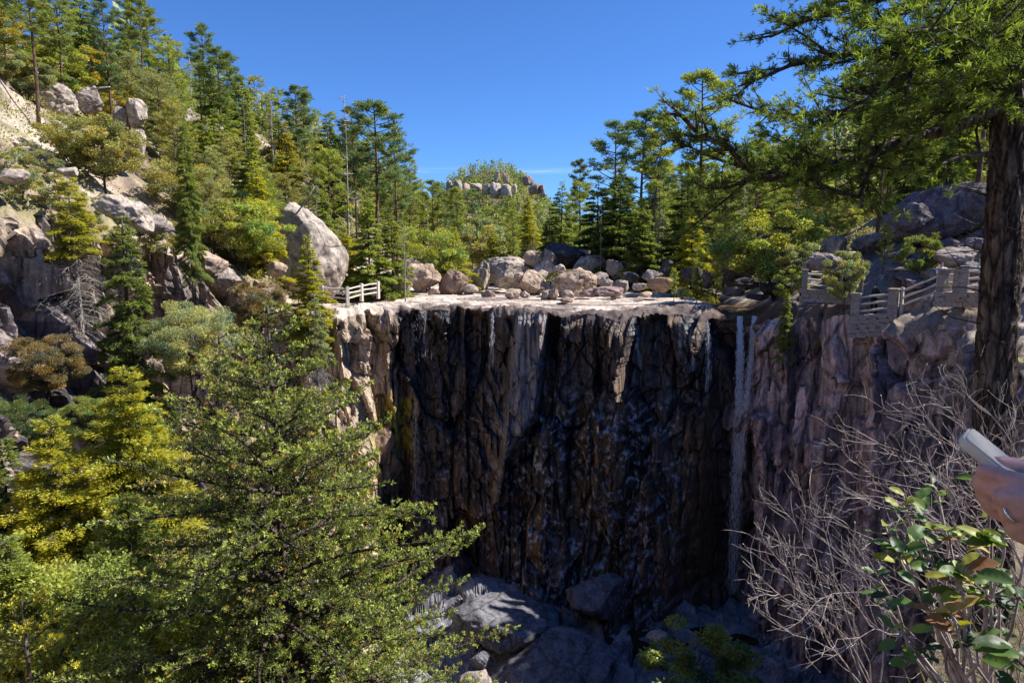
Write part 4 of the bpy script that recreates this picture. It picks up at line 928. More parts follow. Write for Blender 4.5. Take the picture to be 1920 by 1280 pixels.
# ------------------------------------------------------------ water
m, nt = newmat('falling_water'); d = N(nt, 'ShaderNodeBsdfPrincipled', i_Roughness=.25); d.inputs['Base Color'].default_value = (.97, .98, 1, 1)
t = N(nt, 'ShaderNodeBsdfTranslucent'); t.inputs[0].default_value = (.85, .9, .97, 1); mx = N(nt, 'ShaderNodeMixShader', i_0=.5); o_ = N(nt, 'ShaderNodeOutputMaterial')
nt.links.new(d.outputs[0], mx.inputs[1]); nt.links.new(t.outputs[0], mx.inputs[2]); nt.links.new(mx.outputs[0], o_.inputs[0]); M['fall'] = m
m, nt = newmat('stream_water'); g_ = N(nt, 'ShaderNodeNewGeometry').outputs['Position']
p_ = principled(nt, (.045, .028, .015), .06, bump(nt, noise(nt, mapped(nt, g_, (1, 2.5, 1)), 2.2, 4, .6), .35, .06), .6); M['water'] = m
def falls(name, label, X0, X1, Y0, z0, z1, n, spread=.35, wr=(.008, .03), lr=(.08, .7), fade=1.6, arc_=.9, waver=.1, cat='waterfall', share=.5, drift=0):
    r = np.random.RandomState(int(X0 * 10) + 500); g = Geo(); u = r.uniform(0, 1, n) ** fade; Ht = z0 - z1
    k = r.randint(0, 9, n); lane = (r.uniform(0, 1, 9))[k] * share + r.uniform(0, 1, n) * (1 - share)
    z0 = z0 + .25 - r.uniform(0, .5, n) ** 2 * 2; x = X0 + drift * u ** .7 + (X1 - X0) * (.5 + (lane - .5) * (.35 + .65 * np.minimum(1, u * 7 + r.uniform(0, .25, n)))) + (lane - .5) * spread * u * 2 + waver * np.sin(u * 6 + k) * u + r.normal(0, .05 + .08 * u, n)
    y = Y0 + .35 - arc_ * (1 - np.exp(-u * 5)) * r.uniform(.7, 1.1, n) - .3 * u; z = z0 - u * Ht
    L = r.uniform(*lr, n) * (.3 + 1.0 * u) ; W = r.uniform(*wr, n) * (1.2 - .5 * u)
    dd = np.stack([r.normal(0, .03, n) + (lane - .5) * .12, -np.clip(.5 - 3 * u, 0, 1), -np.ones(n)], 1)
    g.kites(np.stack([x, y, z], 1), dd, np.stack([r.normal(0, .3, n), -np.ones(n), 0 * u], 1), L, W, (1, 1, 1))
    if n < 1000:
        t = np.linspace(0, 1, 40); g.tube(np.stack([(X0 + X1) / 2 + .05 * np.sin(t * 9), Y0 + .35 - arc_ * (1 - np.exp(-t * 5)) * .9 - .3 * t, z0.max() - t * Ht], 1), .007, 4)
    o = obj(name, g.mesh(name, M['fall'])); tag(o, label, cat); return o
falls('waterfall', 'main white ribbon of falling water at the right end of the rim', 15.25, 15.75, 45.9, -4.65, -23.5, 7500, fade=2.7, spread=.2, share=.25, wr=(.012, .034))
falls('waterfall', 'second white strand falling just right of the main ribbon from the same lip', 16.25, 16.65, 45.8, -4.6, -14.5, 3200, spread=-.2, fade=2.0, drift=-.9, share=.3)
falls('water_trickle', 'thin trickle left of the main falls', 13.15, 13.35, 45.8, -4.9, -9.0, 260, spread=.1, arc_=.5, cat='trickle')
falls('water_trickle', 'cluster of dripping strands under the left part of the rim', -7.4, -5.3, 49.7, -4.6, -7.9, 190, spread=.1, arc_=.7, lr=(.1, .6), wr=(.005, .014), cat='trickle')
falls('water_trickle', 'single thin drip falling near the middle of the rim', -1.42, -1.3, 47.6, -4.5, -8.0, 160, spread=.05, arc_=.5, cat='trickle')
falls('water_trickle', 'faint long strand low in the shaded left corner of the falls wall', -7.3, -6.9, 48.6, -11, -19.5, 420, spread=.2, arc_=.4, wr=(.005, .015), cat='trickle')
g = Geo(); ys = np.linspace(46.4, 72, 26); xs = np.interp(ys, [44, 50, 58, 70], [15.6, 17.0, 18.0, 16.0])
V = []; 
for yy, xx_ in zip(ys, xs):
    for q in (-1, -.5, 0, .5, 1): V.append((xx_ + q * 1.75, yy, -4.72 + .006 * (yy - 46)))
V = np.array(V); i = np.arange(25)[:, None] * 5; j = np.arange(4)[None]
g.add(V, np.stack([i + j, i + j + 1, i + 6 + j, i + 5 + j], -1).reshape(-1, 4))
o = obj('stream', g.mesh('stream', M['water'], True)); tag(o, kind='structure')
pool = Geo(); a = np.linspace(0, 2 * math.pi, 40, False); rr_ = 1 + .2 * np.sin(a * 3) + .1 * np.sin(a * 7)
V = np.concatenate([[[0, 0, 0]], np.stack([rr_ * np.cos(a) * 4.2, rr_ * np.sin(a) * 2.6, 0 * a], 1)]) + [11, 40.5, -25.0]
pool.add(V, None, [(0, q + 1, (q + 1) % 40 + 1) for q in range(40)]); o = obj('pool_water', pool.mesh('pool_water', M['water'])); tag(o, kind='structure')
# ------------------------------------------------------------ near trees with real twigs
def tufts(cg, pos, dr, blades, L, W, col, spread=.7):
    n = len(pos); ci = np.repeat(np.arange(n), blades); m = len(ci)
    d = dr[ci] + rv(m, spread)
    cg.kites(pos[ci] + rv(m, L * .12), d, rv(m), L * rs.uniform(.6, 1.2, m), W * rs.uniform(.7, 1.3, m), col[ci] * tint(m, .75, 1.25, .06))
def spray(tg, cg, pts, r0, blen, per_m, tl, tw, blades, base, tip=(1.25, 1.2, 1.0), cone=.0, flat=.25, up=.15, s0=.2, bare=.0):
    """a bough along pts with side twigs that carry tufts of needles"""
    pts = np.asarray([tuple(p) for p in pts], float); seg = np.linalg.norm(np.diff(pts, axis=0), axis=1); cum = np.concatenate([[0], np.cumsum(seg)]); Lt = cum[-1]
    tg.tube(pts, r0 * (1 - .8 * cum / Lt) + .004, 5, cap=False)
    n = max(3, int(Lt * per_m)); PP, DD_, CC = [], [], []
    for i in range(n):
        f = s0 + (1 - s0) * (i + rs.uniform(0, 1)) / n; d0 = f * Lt
        if rs.uniform() < bare * (1 - f): continue
        p = np.array([np.interp(d0, cum, pts[:, k]) for k in range(3)]); q = np.array([np.interp(min(Lt, d0 + .1), cum, pts[:, k]) for k in range(3)]) - np.array([np.interp(max(0, d0 - .05), cum, pts[:, k]) for k in range(3)])
        q /= np.linalg.norm(q) + 1e-9; side = np.cross(q, [0, 0, 1.]); side /= np.linalg.norm(side) + 1e-9
        l = blen * (.35 + .9 * (1 - f)) * rs.uniform(.5, 1.15); sgn = 1 if i % 2 else -1
        d = q * rs.uniform(.5, .9) + side * sgn * rs.uniform(.5, 1.0) + np.array([0, 0, up + rs.normal(0, flat)]); d /= np.linalg.norm(d)
        if f > .93: d = q + rs.normal(0, .15, 3)
        k = max(3, int(l / .085)); t = np.linspace(.2, 1, k); tw_ = p + d * (t * l)[:, None] + np.array([0, 0, 1.]) * (.10 * l * t ** 2)[:, None] + rs.normal(0, .012, (k, 3))
        tg.tube(np.concatenate([[p], tw_[[k // 2, -1]]]), [r0 * .22 + .003, r0 * .12 + .002, .002], 3, cap=False)
        for j in range(k):
            a = tw_[j] + rs.normal(0, .035, (2, 3)) * [1, 1, .6]
            for z in a:
                PP.append(z); DD_.append(d * .8 + side * rs.normal(0, .5) + [0, 0, .35])
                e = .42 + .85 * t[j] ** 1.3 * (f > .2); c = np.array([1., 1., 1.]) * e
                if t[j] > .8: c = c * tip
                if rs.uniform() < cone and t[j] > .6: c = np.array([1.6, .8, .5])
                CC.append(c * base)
    if PP: tufts(cg, np.array(PP), np.array(DD_), blades, tl, tw, np.array(CC))
def near_fir(name, top, hgt, rad, nb, label, colr, upto=1.0, per_m=6.8, blades=9, tl=.085, tw=.024, cone=.05, seed=0, base_z=None, shape=.75, slope=.30):
    global rs; keep = rs; rs = np.random.RandomState(900 + seed)
    root = empty(name, (top[0], top[1], top[2] - hgt)); tag(root, label, 'fir tree'); tg, cg = Geo(), Geo()
    t = np.linspace(0, 1, 12); tl_ = np.stack([.12 * np.sin(t * 5), .1 * np.sin(t * 4 + 1), t * hgt], 1)
    tg.tube(tl_, np.linspace(hgt * .011, .02, 12), 9); tg.tube([tl_[0] - [0, 0, 2], tl_[0] + [0, 0, .1]], [hgt * .013, hgt * .011], 9)
    for i in range(nb):
        v = ((i + rs.uniform(0, 1)) / nb) ** .8 * upto                         # 0 at the top
        z = hgt * (1 - v * .62); L = rad * max(.06, min(1, v * 1.75)) ** shape * rs.uniform(.62, 1.12); a = i * 2.399 + rs.normal(0, .3)
        o = on_line(tl_, z / hgt); s = np.linspace(0, 1, 7); sl_ = slope * rs.uniform(.3, 1.5) * (1.2 - .7 * v)
        d = np.array([math.cos(a), math.sin(a), 0]); sd_ = np.array([-math.sin(a), math.cos(a), 0])
        pts = o + d * (s * L)[:, None] + sd_ * (L * .07 * np.sin(s * 4 + i))[:, None] + np.array([0, 0, 1.]) * (L * (sl_ * s - .22 * s ** 2 * (v > .3) + .1 * s ** 3))[:, None]
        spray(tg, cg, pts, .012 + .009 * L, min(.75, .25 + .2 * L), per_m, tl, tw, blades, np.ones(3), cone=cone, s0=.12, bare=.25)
    obj('trunk', tg.mesh(name + '_trunk', M['bark'], True), root); c = obj('crown', cg.mesh(name + '_crown', M['nearleaf']), root); c.color = (*[v * .98 for v in GREEN[colr]], 1)
    rs = keep; return root
tp = P(516, 575, 14.0)
near_fir('fir_tree', tp, 21.5, 4.7, 215, 'large near fir with cone-tipped boughs filling the lower left middle', 'g', seed=1, shape=.72)
tp = P(640, 765, 16.5)
near_fir('fir_tree', tp, 17.5, 2.6, 90, 'slimmer cone-laden fir right behind the large near fir', 'yg', seed=2, cone=.07, per_m=7)
tp = P(420, 620, 18.5)
near_fir('fir_tree', tp, 16.5, 2.9, 90, 'olive fir top rising behind the left side of the large near fir', 'o', seed=3, cone=.06, per_m=7)
tp = P(60, 1120, 12.0)
near_fir('fir_tree', tp, 14, 3.0, 70, 'yellow-green fir top in the bottom left corner', 'y', seed=4, cone=.0, per_m=7)
# the big pine at the right edge
def near_pine():
    root = empty('pine_tree', P(1863, 1150, 7)); tag(root, 'big near pine with rough bark at the right edge, its boughs across the upper right', 'pine tree'); O = np.array(root.location)
    tg, cg, bg_ = Geo(), Geo(), Geo()
    tr = [P(1930, -420, 7.3), P(1915, -100, 7.2), P(1900, 120, 7.12), P(1892, 300, 7.08), P(1878, 500, 7.0), P(1868, 640, 7.0), P(1860, 850, 7.0), P(1858, 1050, 7.0), P(1855, 1250, 7.0)]
    top = np.array([tuple(p) for p in tr])[::-1] - O
    top = np.concatenate([top, [top[-1] + [.1, .1, 2.0], top[-1] + [.15, .15, 4.6]]])
    # resample finely, with ridged bark
    cum = np.concatenate([[0], np.cumsum(np.linalg.norm(np.diff(top, axis=0), axis=1))]); s = np.linspace(0, cum[-1], 260); ln = np.stack([np.interp(s, cum, top[:, k]) for k in range(3)], 1)
    k = 72; th = np.arange(k) * 2 * math.pi / k; r0 = np.interp(s, [0, 2, 5, 8, cum[-1]], [.215, .163, .148, .135, .05])
    A, S = np.meshgrid(th, s); cx_, sy_ = np.cos(A) * 3.2, np.sin(A) * 3.2
    f1, f2, cid = voro(cx_ * 1.5, sy_ * 1.5, S * 4.2 + .8 * fbm(cx_, sy_, S * 2, 3, 5), 400)
    rr = r0[:, None] * (1 + .05 * np.sin(A * 2 + 1)) + .032 * sm(0, .3, f2 - f1) + .010 * fbm(cx_ * 4, sy_ * 4, S * 9, 3, 6)
    V = ln[:, None] + np.stack([rr * np.cos(A), rr * np.sin(A), 0 * A], -1)
    i = np.arange(259)[:, None] * k; j = np.arange(k)[None]; jn = (j + 1) % k
    g = Geo(); g.add(V.reshape(-1, 3), np.stack([i + j, i + jn, i + k + jn, i + k + j], -1).reshape(-1, 4))
    obj('trunk', g.mesh('near_pine_trunk', M['bark_big'], True), root)
    mains = [
     ([(1900,190,7.1),(1790,235,6.9),(1680,270,6.75),(1560,318,6.6),(1443,321,6.45),(1388,312,6.4),(1359,281,6.35),(1312,255,6.3),(1268,205,6.25)], .075),
     ([(1450,322,6.5),(1371,352,6.3),(1333,358,6.2),(1287,345,6.1)], .02),
     ([(1388,312,6.4),(1330,300,6.6),(1262,262,6.7)], .016),
     ([(1888,285,7.05),(1795,300,6.9),(1735,320,6.8),(1685,345,6.7)], .026),
     ([(1700,265,6.8),(1640,292,6.5),(1600,362,6.3),(1565,362,6.2),(1520,345,6.1)], .03),
     ([(1908,60,7.15),(1770,70,6.9),(1660,112,6.8),(1575,105,6.7),(1480,120,6.6),(1400,150,6.5)], .05),
     ([(1912,-60,7.2),(1760,-25,7.0),(1620,0,6.9),(1520,30,6.8),(1450,75,6.8)], .05),
     ([(1904,130,7.1),(1740,170,7.4),(1600,205,7.7),(1460,215,7.9),(1370,190,8.0)], .045),
     ([(1915,-160,7.2),(1750,-150,7.0),(1600,-90,6.9),(1520,-30,6.8)], .05),
     ([(1912,0,7.1),(1820,60,6.5),(1720,120,6.0),(1620,190,5.7),(1540,230,5.5)], .04),
     ([(1910,30,7.1),(1860,40,6.3),(1780,60,5.6),(1700,60,5.2)], .035),
     ([(1905,110,7.1),(1850,150,6.6),(1760,200,6.2),(1700,230,6.0)], .03),
     ([(1915,-100,7.2),(1840,-60,7.9),(1730,10,8.6),(1600,60,9.1)], .045),
     ([(1905,90,7.2),(1830,120,7.9),(1720,150,8.5),(1620,160,8.9)], .04),
     ([(1915,-120,7.2),(1990,-60,7.0),(2080,0,6.9),(2180,40,6.8)], .05),
     ([(1905,60,7.1),(1990,100,7.2),(2090,150,7.4),(2170,160,7.5)], .05),
     ([(1900,150,7.1),(1930,120,6.2),(1960,90,5.4)], .04),
     ([(1915,-20,7.1),(1900,20,6.2),(1870,60,5.5),(1840,120,5.0)], .03),
     ([(1908,20,7.1),(1880,80,7.6),(1800,190,8.0),(1740,240,8.2)], .03)]
    for pl, r in mains:
        pts = [P(*p) for p in pl]; pts = np.array([tuple(p) for p in pts]) - O; pts[1:, :] += rs.normal(0, .03, (len(pts) - 1, 3))
        gb = Geo(); L = np.linalg.norm(np.diff(pts, axis=0), axis=1).sum()
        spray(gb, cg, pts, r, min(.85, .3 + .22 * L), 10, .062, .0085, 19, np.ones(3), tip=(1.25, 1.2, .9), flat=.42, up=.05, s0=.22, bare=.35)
        # secondary boughs
        cum = np.concatenate([[0], np.cumsum(np.linalg.norm(np.diff(pts, axis=0), axis=1))])
        for q in range(int(L * 1.9)):
            f = rs.uniform(.2, .95) * L; p = np.array([np.interp(f, cum, pts[:, k_]) for k_ in range(3)]); t_ = np.array([np.interp(f + .1, cum, pts[:, k_]) for k_ in range(3)]) - p
            t_ = t_ / (np.linalg.norm(t_) + 1e-9) if np.linalg.norm(t_) > 0 else np.array([-1., 0, 0])
            d = t_ * .7 + rs.normal(0, .55, 3) * [1, 1, .75]; d[2] += .08; d /= np.linalg.norm(d); l = rs.uniform(.4, 1.0) * (1.15 - .5 * f / L)
            spray(gb, cg, [p, p + d * l * .5 + rs.normal(0, .04, 3), p + d * l + [0, 0, .06]], .011, .3, 12, .06, .0085, 17, np.ones(3), flat=.4, up=.05, s0=.25)
        for q in gb.V: bg_.V.append(q)
        for q in gb.C: bg_.C.append(q)
        bg_.Q += [q + bg_.n for q in gb.Q]; bg_.T += [q + bg_.n for q in gb.T]; bg_.n += gb.n
    # dead twigs hanging on the trunk
    for q in range(26):
        a = rs.uniform(2.4, 4.6); z = rs.uniform(1.2, 5.5); p = on_line(ln, z / cum[-1] if False else min(.95, z / 11.)); e = p + [math.cos(a) * rs.uniform(.3, .9), math.sin(a) * .5, rs.uniform(-.15, .3)]
        bg_.tube([p, (p + e) / 2 + rs.normal(0, .05, 3), e], [.009, .006, .002], 4, cap=False)
    obj('branches', bg_.mesh('near_pine_boughs', M['bark'], True), root)
    c = obj('crown', cg.mesh('near_pine_crown', M['leaf']), root); c.color = (.145, .21, .05, 1)
    return root
near_pine()

# ------------------------------------------------------------ bare twiggy shrubs
m, nt = newmat('pale_twig_bark'); g_ = N(nt, 'ShaderNodeNewGeometry').outputs['Position']
c_ = mixc(nt, ramp(nt, noise(nt, g_, 14, 4, .6), [(.35, 0), (.65, 1)]), (.19, .135, .12), (.52, .44, .40)); principled(nt, c_, .75, None, .3); M['twig'] = m
def twig_bush(base, aims, label, seed, r0=.0042, depth=4, lens=.42, n0=1):
    r = random.Random(seed); root_p = Vector(base); g = Geo(); cnt = [0]
    def grow(p, d, l, rad, lev):
        cnt[0] += 1; n = 5; pts = [p.copy()]; q = p.copy(); dd = d.copy()
        for i in range(n):
            dd = (dd + Vector((r.gauss(0, .13), r.gauss(0, .13), r.gauss(0, .13) + .02))).normalized(); q = q + dd * (l / n); pts.append(q.copy())
        g.tube([v - root_p for v in pts], np.linspace(rad, max(.0009, rad * .55), n + 1), 5 if lev < 2 else 4, cap=False)
        if lev >= depth:
            if r.random() < .5: g.kites(np.array([tuple(q - root_p)]), np.array([tuple(dd)]), np.array([[0, 1., .3]]), [.014], [.009], (1, .8, .7))
            return
        k = r.choice([1, 2, 2, 3]) if lev > 0 else 4
        for i in range(k):
            j = r.randint(2, n); side = Vector((r.gauss(0, 1), r.gauss(0, 1), r.gauss(0, 1))).cross(dd).normalized()
            nd = (dd * r.uniform(.75, 1.1) + side * r.uniform(.45, .95) + Vector((0, 0, .08))).normalized()
            grow(pts[j], nd, l * r.uniform(.5, .85), max(.0011, rad * .62), lev + 1)
    for a in aims:
        A = P(*a) if len(a) == 3 else Vector(a); d = A - root_p; L = d.length
        # arching stem to the aim, then branching
        n = 9; pts = []; side = Vector((r.gauss(0, 1), r.gauss(0, 1), 0)) * .06 * L
        for i in range(n + 1):
            t = i / n; pts.append(root_p + d * t + Vector((0, 0, 1)) * (math.sin(t * math.pi) * L * .10) + side * math.sin(t * math.pi) + Vector((r.gauss(0, .008), r.gauss(0, .008), r.gauss(0, .008))) * L)
        g.tube([v - root_p for v in pts], np.linspace(r0, r0 * .35, n + 1), 6, cap=False)
        for i in range(3, n + 1):
            dd = (pts[i] - pts[i - 1]).normalized()
            for _ in range(1 if i < n else 3):
                s_ = Vector((r.gauss(0, 1), r.gauss(0, 1), r.gauss(0, 1))).cross(dd).normalized()
                grow(pts[i], (dd * .9 + s_ * r.uniform(.3, .8)).normalized(), lens * r.uniform(.45, .9), r0 * .42, 2)
    o = obj('bare_shrub', g.mesh('bare_shrub', M['twig'], True), None, root_p); tag(o, label, 'bare shrub'); return o
twig_bush(P(1640, 1330, 3.3), [(1490,990,3.2),(1470,1060,3.1),(1460,1120,3.0),(1490,1190,2.9),(1550,1000,3.4),(1590,1050,3.3),(1570,1120,3.0)], 'bare pale twiggy shrub left of the leathery-leaved one, in front of the waterfall foot', 41, lens=.26)
twig_bush(P(1960, 1180, 3.6), [(1690,850,3.5),(1650,890,3.4),(1740,780,3.6),(1790,760,3.6),(1680,950,3.3),(1650,830,3.5),(1800,840,3.4),(1860,780,3.6),(1640,940,3.2),(1820,900,3.4)], 'bare pale twiggy shrub spreading left from the foot of the big near pine', 42, lens=.27)
twig_bush(P(1900, 1330, 2.9), [(1720,960,2.9),(1600,1000,2.8),(1680,1080,2.8),(1780,900,2.9),(1860,860,3.0),(1560,1110,2.7),(1640,1180,2.7),(1800,1040,2.8)], 'tangle of bare twigs behind the leathery-leaved shrub', 43, lens=.26)

# ------------------------------------------------------------ leathery leaved shrub
m, nt = newmat('leathery_leaf'); at = N(nt, 'ShaderNodeAttribute', attribute_name='Col'); g_ = N(nt, 'ShaderNodeNewGeometry').outputs['Position']
c_ = mixc(nt, ramp(nt, noise(nt, g_, 38, 4, .6), [(.4, 0), (.62, .8)]), at.outputs['Color'], mixc(nt, 1.0, at.outputs['Color'], (1.6, 1.15, .5), 'MULTIPLY'))
pr = N(nt, 'ShaderNodeBsdfPrincipled'); pr.inputs['Roughness'].default_value = .5; nt.links.new(c_, pr.inputs['Base Color'])
tr_ = N(nt, 'ShaderNodeBsdfTranslucent'); nt.links.new(mixc(nt, 1.0, c_, (1.6, 1.5, .4), 'MULTIPLY'), tr_.inputs[0]); mx = N(nt, 'ShaderNodeMixShader', i_0=.3); o_ = N(nt, 'ShaderNodeOutputMaterial')
nt.links.new(pr.outputs[0], mx.inputs[1]); nt.links.new(tr_.outputs[0], mx.inputs[2]); nt.links.new(mx.outputs[0], o_.inputs[0]); M['leathery'] = m
def big_leaf(g, p, d, n, L, W, col, curl=.25):
    d = Vector(d).normalized(); sdv = d.cross(Vector(n)).normalized(); nn = sdv.cross(d).normalized(); V = []; nl, nw = 9, 5
    for i in range(nl):
        t = i / (nl - 1); w = W * .5 * (math.sin(math.pi * min(1, t * .93 + .04)) ** .65) * (1 if t < .995 else .2)
        c = Vector(p) + d * (t * L) + nn * (-curl * L * t * t)
        for j in range(nw):
            s_ = j / (nw - 1) * 2 - 1; V.append(c + sdv * (s_ * w) + nn * (abs(s_) * w * .30 + .02 * L * math.sin(t * 14 + s_ * 2)))
    i = np.arange(nl - 1)[:, None] * nw; j = np.arange(nw - 1)[None]
    g.add([tuple(v) for v in V], np.stack([i + j, i + j + 1, i + nw + j + 1, i + nw + j], -1).reshape(-1, 4), None, col)
rb = P(1850, 1400, 1.9); shr = empty('leathery_shrub', rb); tag(shr, 'shrub with big leathery green and browning leaves in the bottom right corner', 'shrub')
LC = dict(g=(.07, .15, .035), lg=(.17, .25, .045), y=(.26, .31, .05), br=(.25, .13, .06), ta=(.38, .33, .14), dk=(.025, .06, .02))
rosettes = [(1700,955,1.9,6,'g y lg g y dk',.075), (1690,1030,1.85,8,'g g g lg y g dk g',.09), (1725,985,2.0,5,'y g lg g g',.06), (1800,1085,1.75,9,'y g y lg g br g lg ta',.105), (1815,1010,1.85,5,'ta y g lg br',.085),
            (1860,1010,1.8,5,'g y g lg g',.09), (1740,1130,1.8,4,'br g ta g',.095), (1790,1160,1.75,3,'ta br y',.10), (1880,1075,1.8,5,'g lg y g g',.06), (1690,1185,1.75,3,'lg g y',.075), (1650,1120,1.9,4,'dk g g dk',.07),
            (1855,890,1.9,4,'y g lg ta',.075), (1905,1235,1.6,5,'dk g dk g dk',.12), (1870,1160,1.9,4,'dk dk g dk',.07), (1930,1000,1.9,4,'g dk lg g',.08), (1640,1070,2.0,3,'dk g dk',.06), (1760,930,2.0,4,'g lg y dk',.055), (1665,1000,1.95,5,'g dk lg g dk',.07), (1745,1050,1.85,6,'g g dk y g dk',.075), (1780,1010,1.9,5,'g lg g dk g',.065), (1850,1120,1.8,6,'dk g dk g y dk',.075), (1830,1200,1.8,6,'dk dk g dk ta g',.085), (1890,950,1.95,4,'y g lg g',.065), (1720,1230,1.8,5,'dk g dk dk g',.08), (1910,1120,1.75,5,'dk g g dk dk',.09)]
lr = random.Random(5); st = Geo()
for px, py, D, n, cs, L in rosettes:
    c = P(px, py, D); b = rb - rb; q = c - rb; mid = q * .5 + Vector((lr.gauss(0, .04), lr.gauss(0, .04), -.02)); st.tube([b, mid * .6, mid, q * .8, q], [.008, .0065, .005, .004, .003], 6)
    n = int(n * 1.7)
    for i in range(n):
        a = i * 2.4 + lr.uniform(-.3, .3); up = lr.uniform(-.15, .9)
        d = Vector((math.cos(a), math.sin(a) * .8, up)); g = Geo(); col = np.array(LC[cs.split()[i % len(cs.split())]]) * lr.uniform(.8, 1.2)
        s_ = L * lr.uniform(.5, .8); d.normalize()
        g2 = q + Vector((lr.gauss(0, .018), lr.gauss(0, .018), lr.gauss(-.008, .022))); st.tube([q, g2 + d * .012], [.0022, .0016], 4)
        big_leaf(g, g2 + d * .01, d, Vector((lr.gauss(0, .3), lr.gauss(-.35, .3), 1)), s_, s_ * lr.uniform(.46, .62), col, lr.uniform(.05, .4))
        o = obj('leaf', g.mesh('leathery_leaf', M['leathery'], True), shr)
obj('stems', st.mesh('leathery_stems', M['twig'], True), shr)
# dry undergrowth on the ledge below
g = Geo(); r = np.random.RandomState(77)
n = 5200; y = r.uniform(1.2, 7.5, n); x = .45 * y + r.uniform(0.0, 3.2, n) * 1.0; k = rimd(x, y) > .02; x, y = x[k], y[k]; z = H(x, y) - .02; n = len(x)
cc = np.array([(.30, .24, .15), (.22, .17, .11), (.10, .12, .04), (.36, .30, .2)])[r.randint(0, 4, n)]
dd = r.normal(0, .5, (n, 3)); dd[:, 2] = 1; g.kites(np.stack([x, y, z], 1), dd, r.normal(0, 1, (n, 3)), r.uniform(.12, .42, n), r.uniform(.006, .014, n), cc)
o = obj('dry_grass', g.mesh('dry_grass', M['leaf'])); tag(o, 'dry grass on the ledge at the foot of the big near pine', 'dry grass', kind='stuff')
# ------------------------------------------------------------ people
def skinmat(name, c, rough=.55):
    m, nt = newmat(name); g_ = N(nt, 'ShaderNodeTexCoord').outputs['Object']
    k = mixc(nt, ramp(nt, noise(nt, g_, 60, 5, .6), [(.35, 0), (.65, 1)]), tuple(x * .85 for x in c), tuple(min(1, x * 1.12) for x in c))
    p = principled(nt, k, rough, bump(nt, noise(nt, g_, 220, 3, .6), .25, .0015), .35); return m, p
M['skin'], p_ = skinmat('skin', (.52, .30, .26)); p_.inputs['Subsurface Weight'].default_value = .12; p_.inputs['Subsurface Radius'].default_value = (.02, .008, .004)
def cloth(name, c): M[name] = skinmat(name, c, .9)[0]
cloth('blue_cloth', (.06, .09, .16)); cloth('denim', (.05, .07, .11)); cloth('black_cloth', (.012, .012, .015)); cloth('white_cloth', (.75, .76, .8)); cloth('green_cloth', (.42, .62, .5)); cloth('grey_cloth', (.12, .12, .13)); cloth('red_cloth', (.5, .05, .04))
M['hair'] = skinmat('hair', (.03, .02, .015), .6)[0]
ICO = None
def blob(name, segs, voxel, mat, sm_it=2, origin=(0, 0, 0)):
    """one continuous surface round tapered limbs: (p0, r0, p1, r1)"""
    global ICO
    if ICO is None:
        bm = bmesh.new(); bmesh.ops.create_icosphere(bm, subdivisions=2, radius=1); ICO = (np.array([tuple(v.co) for v in bm.verts]), np.array([[v.index for v in f.verts] for f in bm.faces])); bm.free()
    g = Geo()
    for s in segs:
        p0, r0, p1, r1 = s[:4]; p0, p1 = Vector(p0), Vector(p1); L = (p1 - p0).length; n = max(1, int(L / (min(r0, r1) * .35)) + 1)
        sc_ = np.array(s[4] if len(s) > 4 else (1, 1, 1))
        for i in range(n + 1):
            t = i / n; g.add(ICO[0] * (r0 + (r1 - r0) * t) * sc_ + np.array(tuple(p0.lerp(p1, t) - Vector(origin))), None, ICO[1])
    me = g.mesh(name, mat)
    o = bpy.data.objects.new(name, me); C.objects.link(o)
    md = o.modifiers.new('r', 'REMESH'); md.mode = 'VOXEL'; md.voxel_size = voxel; md.use_smooth_shade = True
    m2 = o.modifiers.new('s', 'SMOOTH'); m2.iterations = sm_it; m2.factor = .5
    dg = bpy.context.evaluated_depsgraph_get(); me2 = bpy.data.meshes.new_from_object(o.evaluated_get(dg)); me2.name = name
    bpy.data.objects.remove(o); bpy.data.meshes.remove(me); me2.materials.clear(); me2.materials.append(mat); return me2
def V3(*a): return Vector(a)
def head_segs(h, f=(0, 1, 0), s=1.0):
    """h: centre of head; f: direction the face looks"""
    h = Vector(h); f = Vector(f).normalized(); r = f.cross(Vector((0, 0, 1))).normalized(); u = r.cross(f)
    S = [(h + u * .025 * s - f * .01 * s, .088 * s, h + u * .03 * s + f * .012 * s, .083 * s), (h - u * .03 * s + f * .03 * s, .062 * s, h - u * .075 * s + f * .05 * s, .038 * s),
         (h + f * .092 * s + u * .012 * s, .011 * s, h + f * .112 * s - u * .022 * s, .014 * s), (h + f * .082 * s - u * .052 * s - r * .018 * s, .009 * s, h + f * .082 * s - u * .052 * s + r * .018 * s, .009 * s)]
    for k in (-1, 1):
        S.append((h + r * k * .083 * s + u * .012 * s, .013 * s, h + r * k * .085 * s - u * .02 * s, .010 * s))
        S.append((h + f * .078 * s + r * k * .033 * s + u * .026 * s, .016 * s, h + f * .076 * s + r * k * .04 * s + u * .026 * s, .014 * s))
    return S
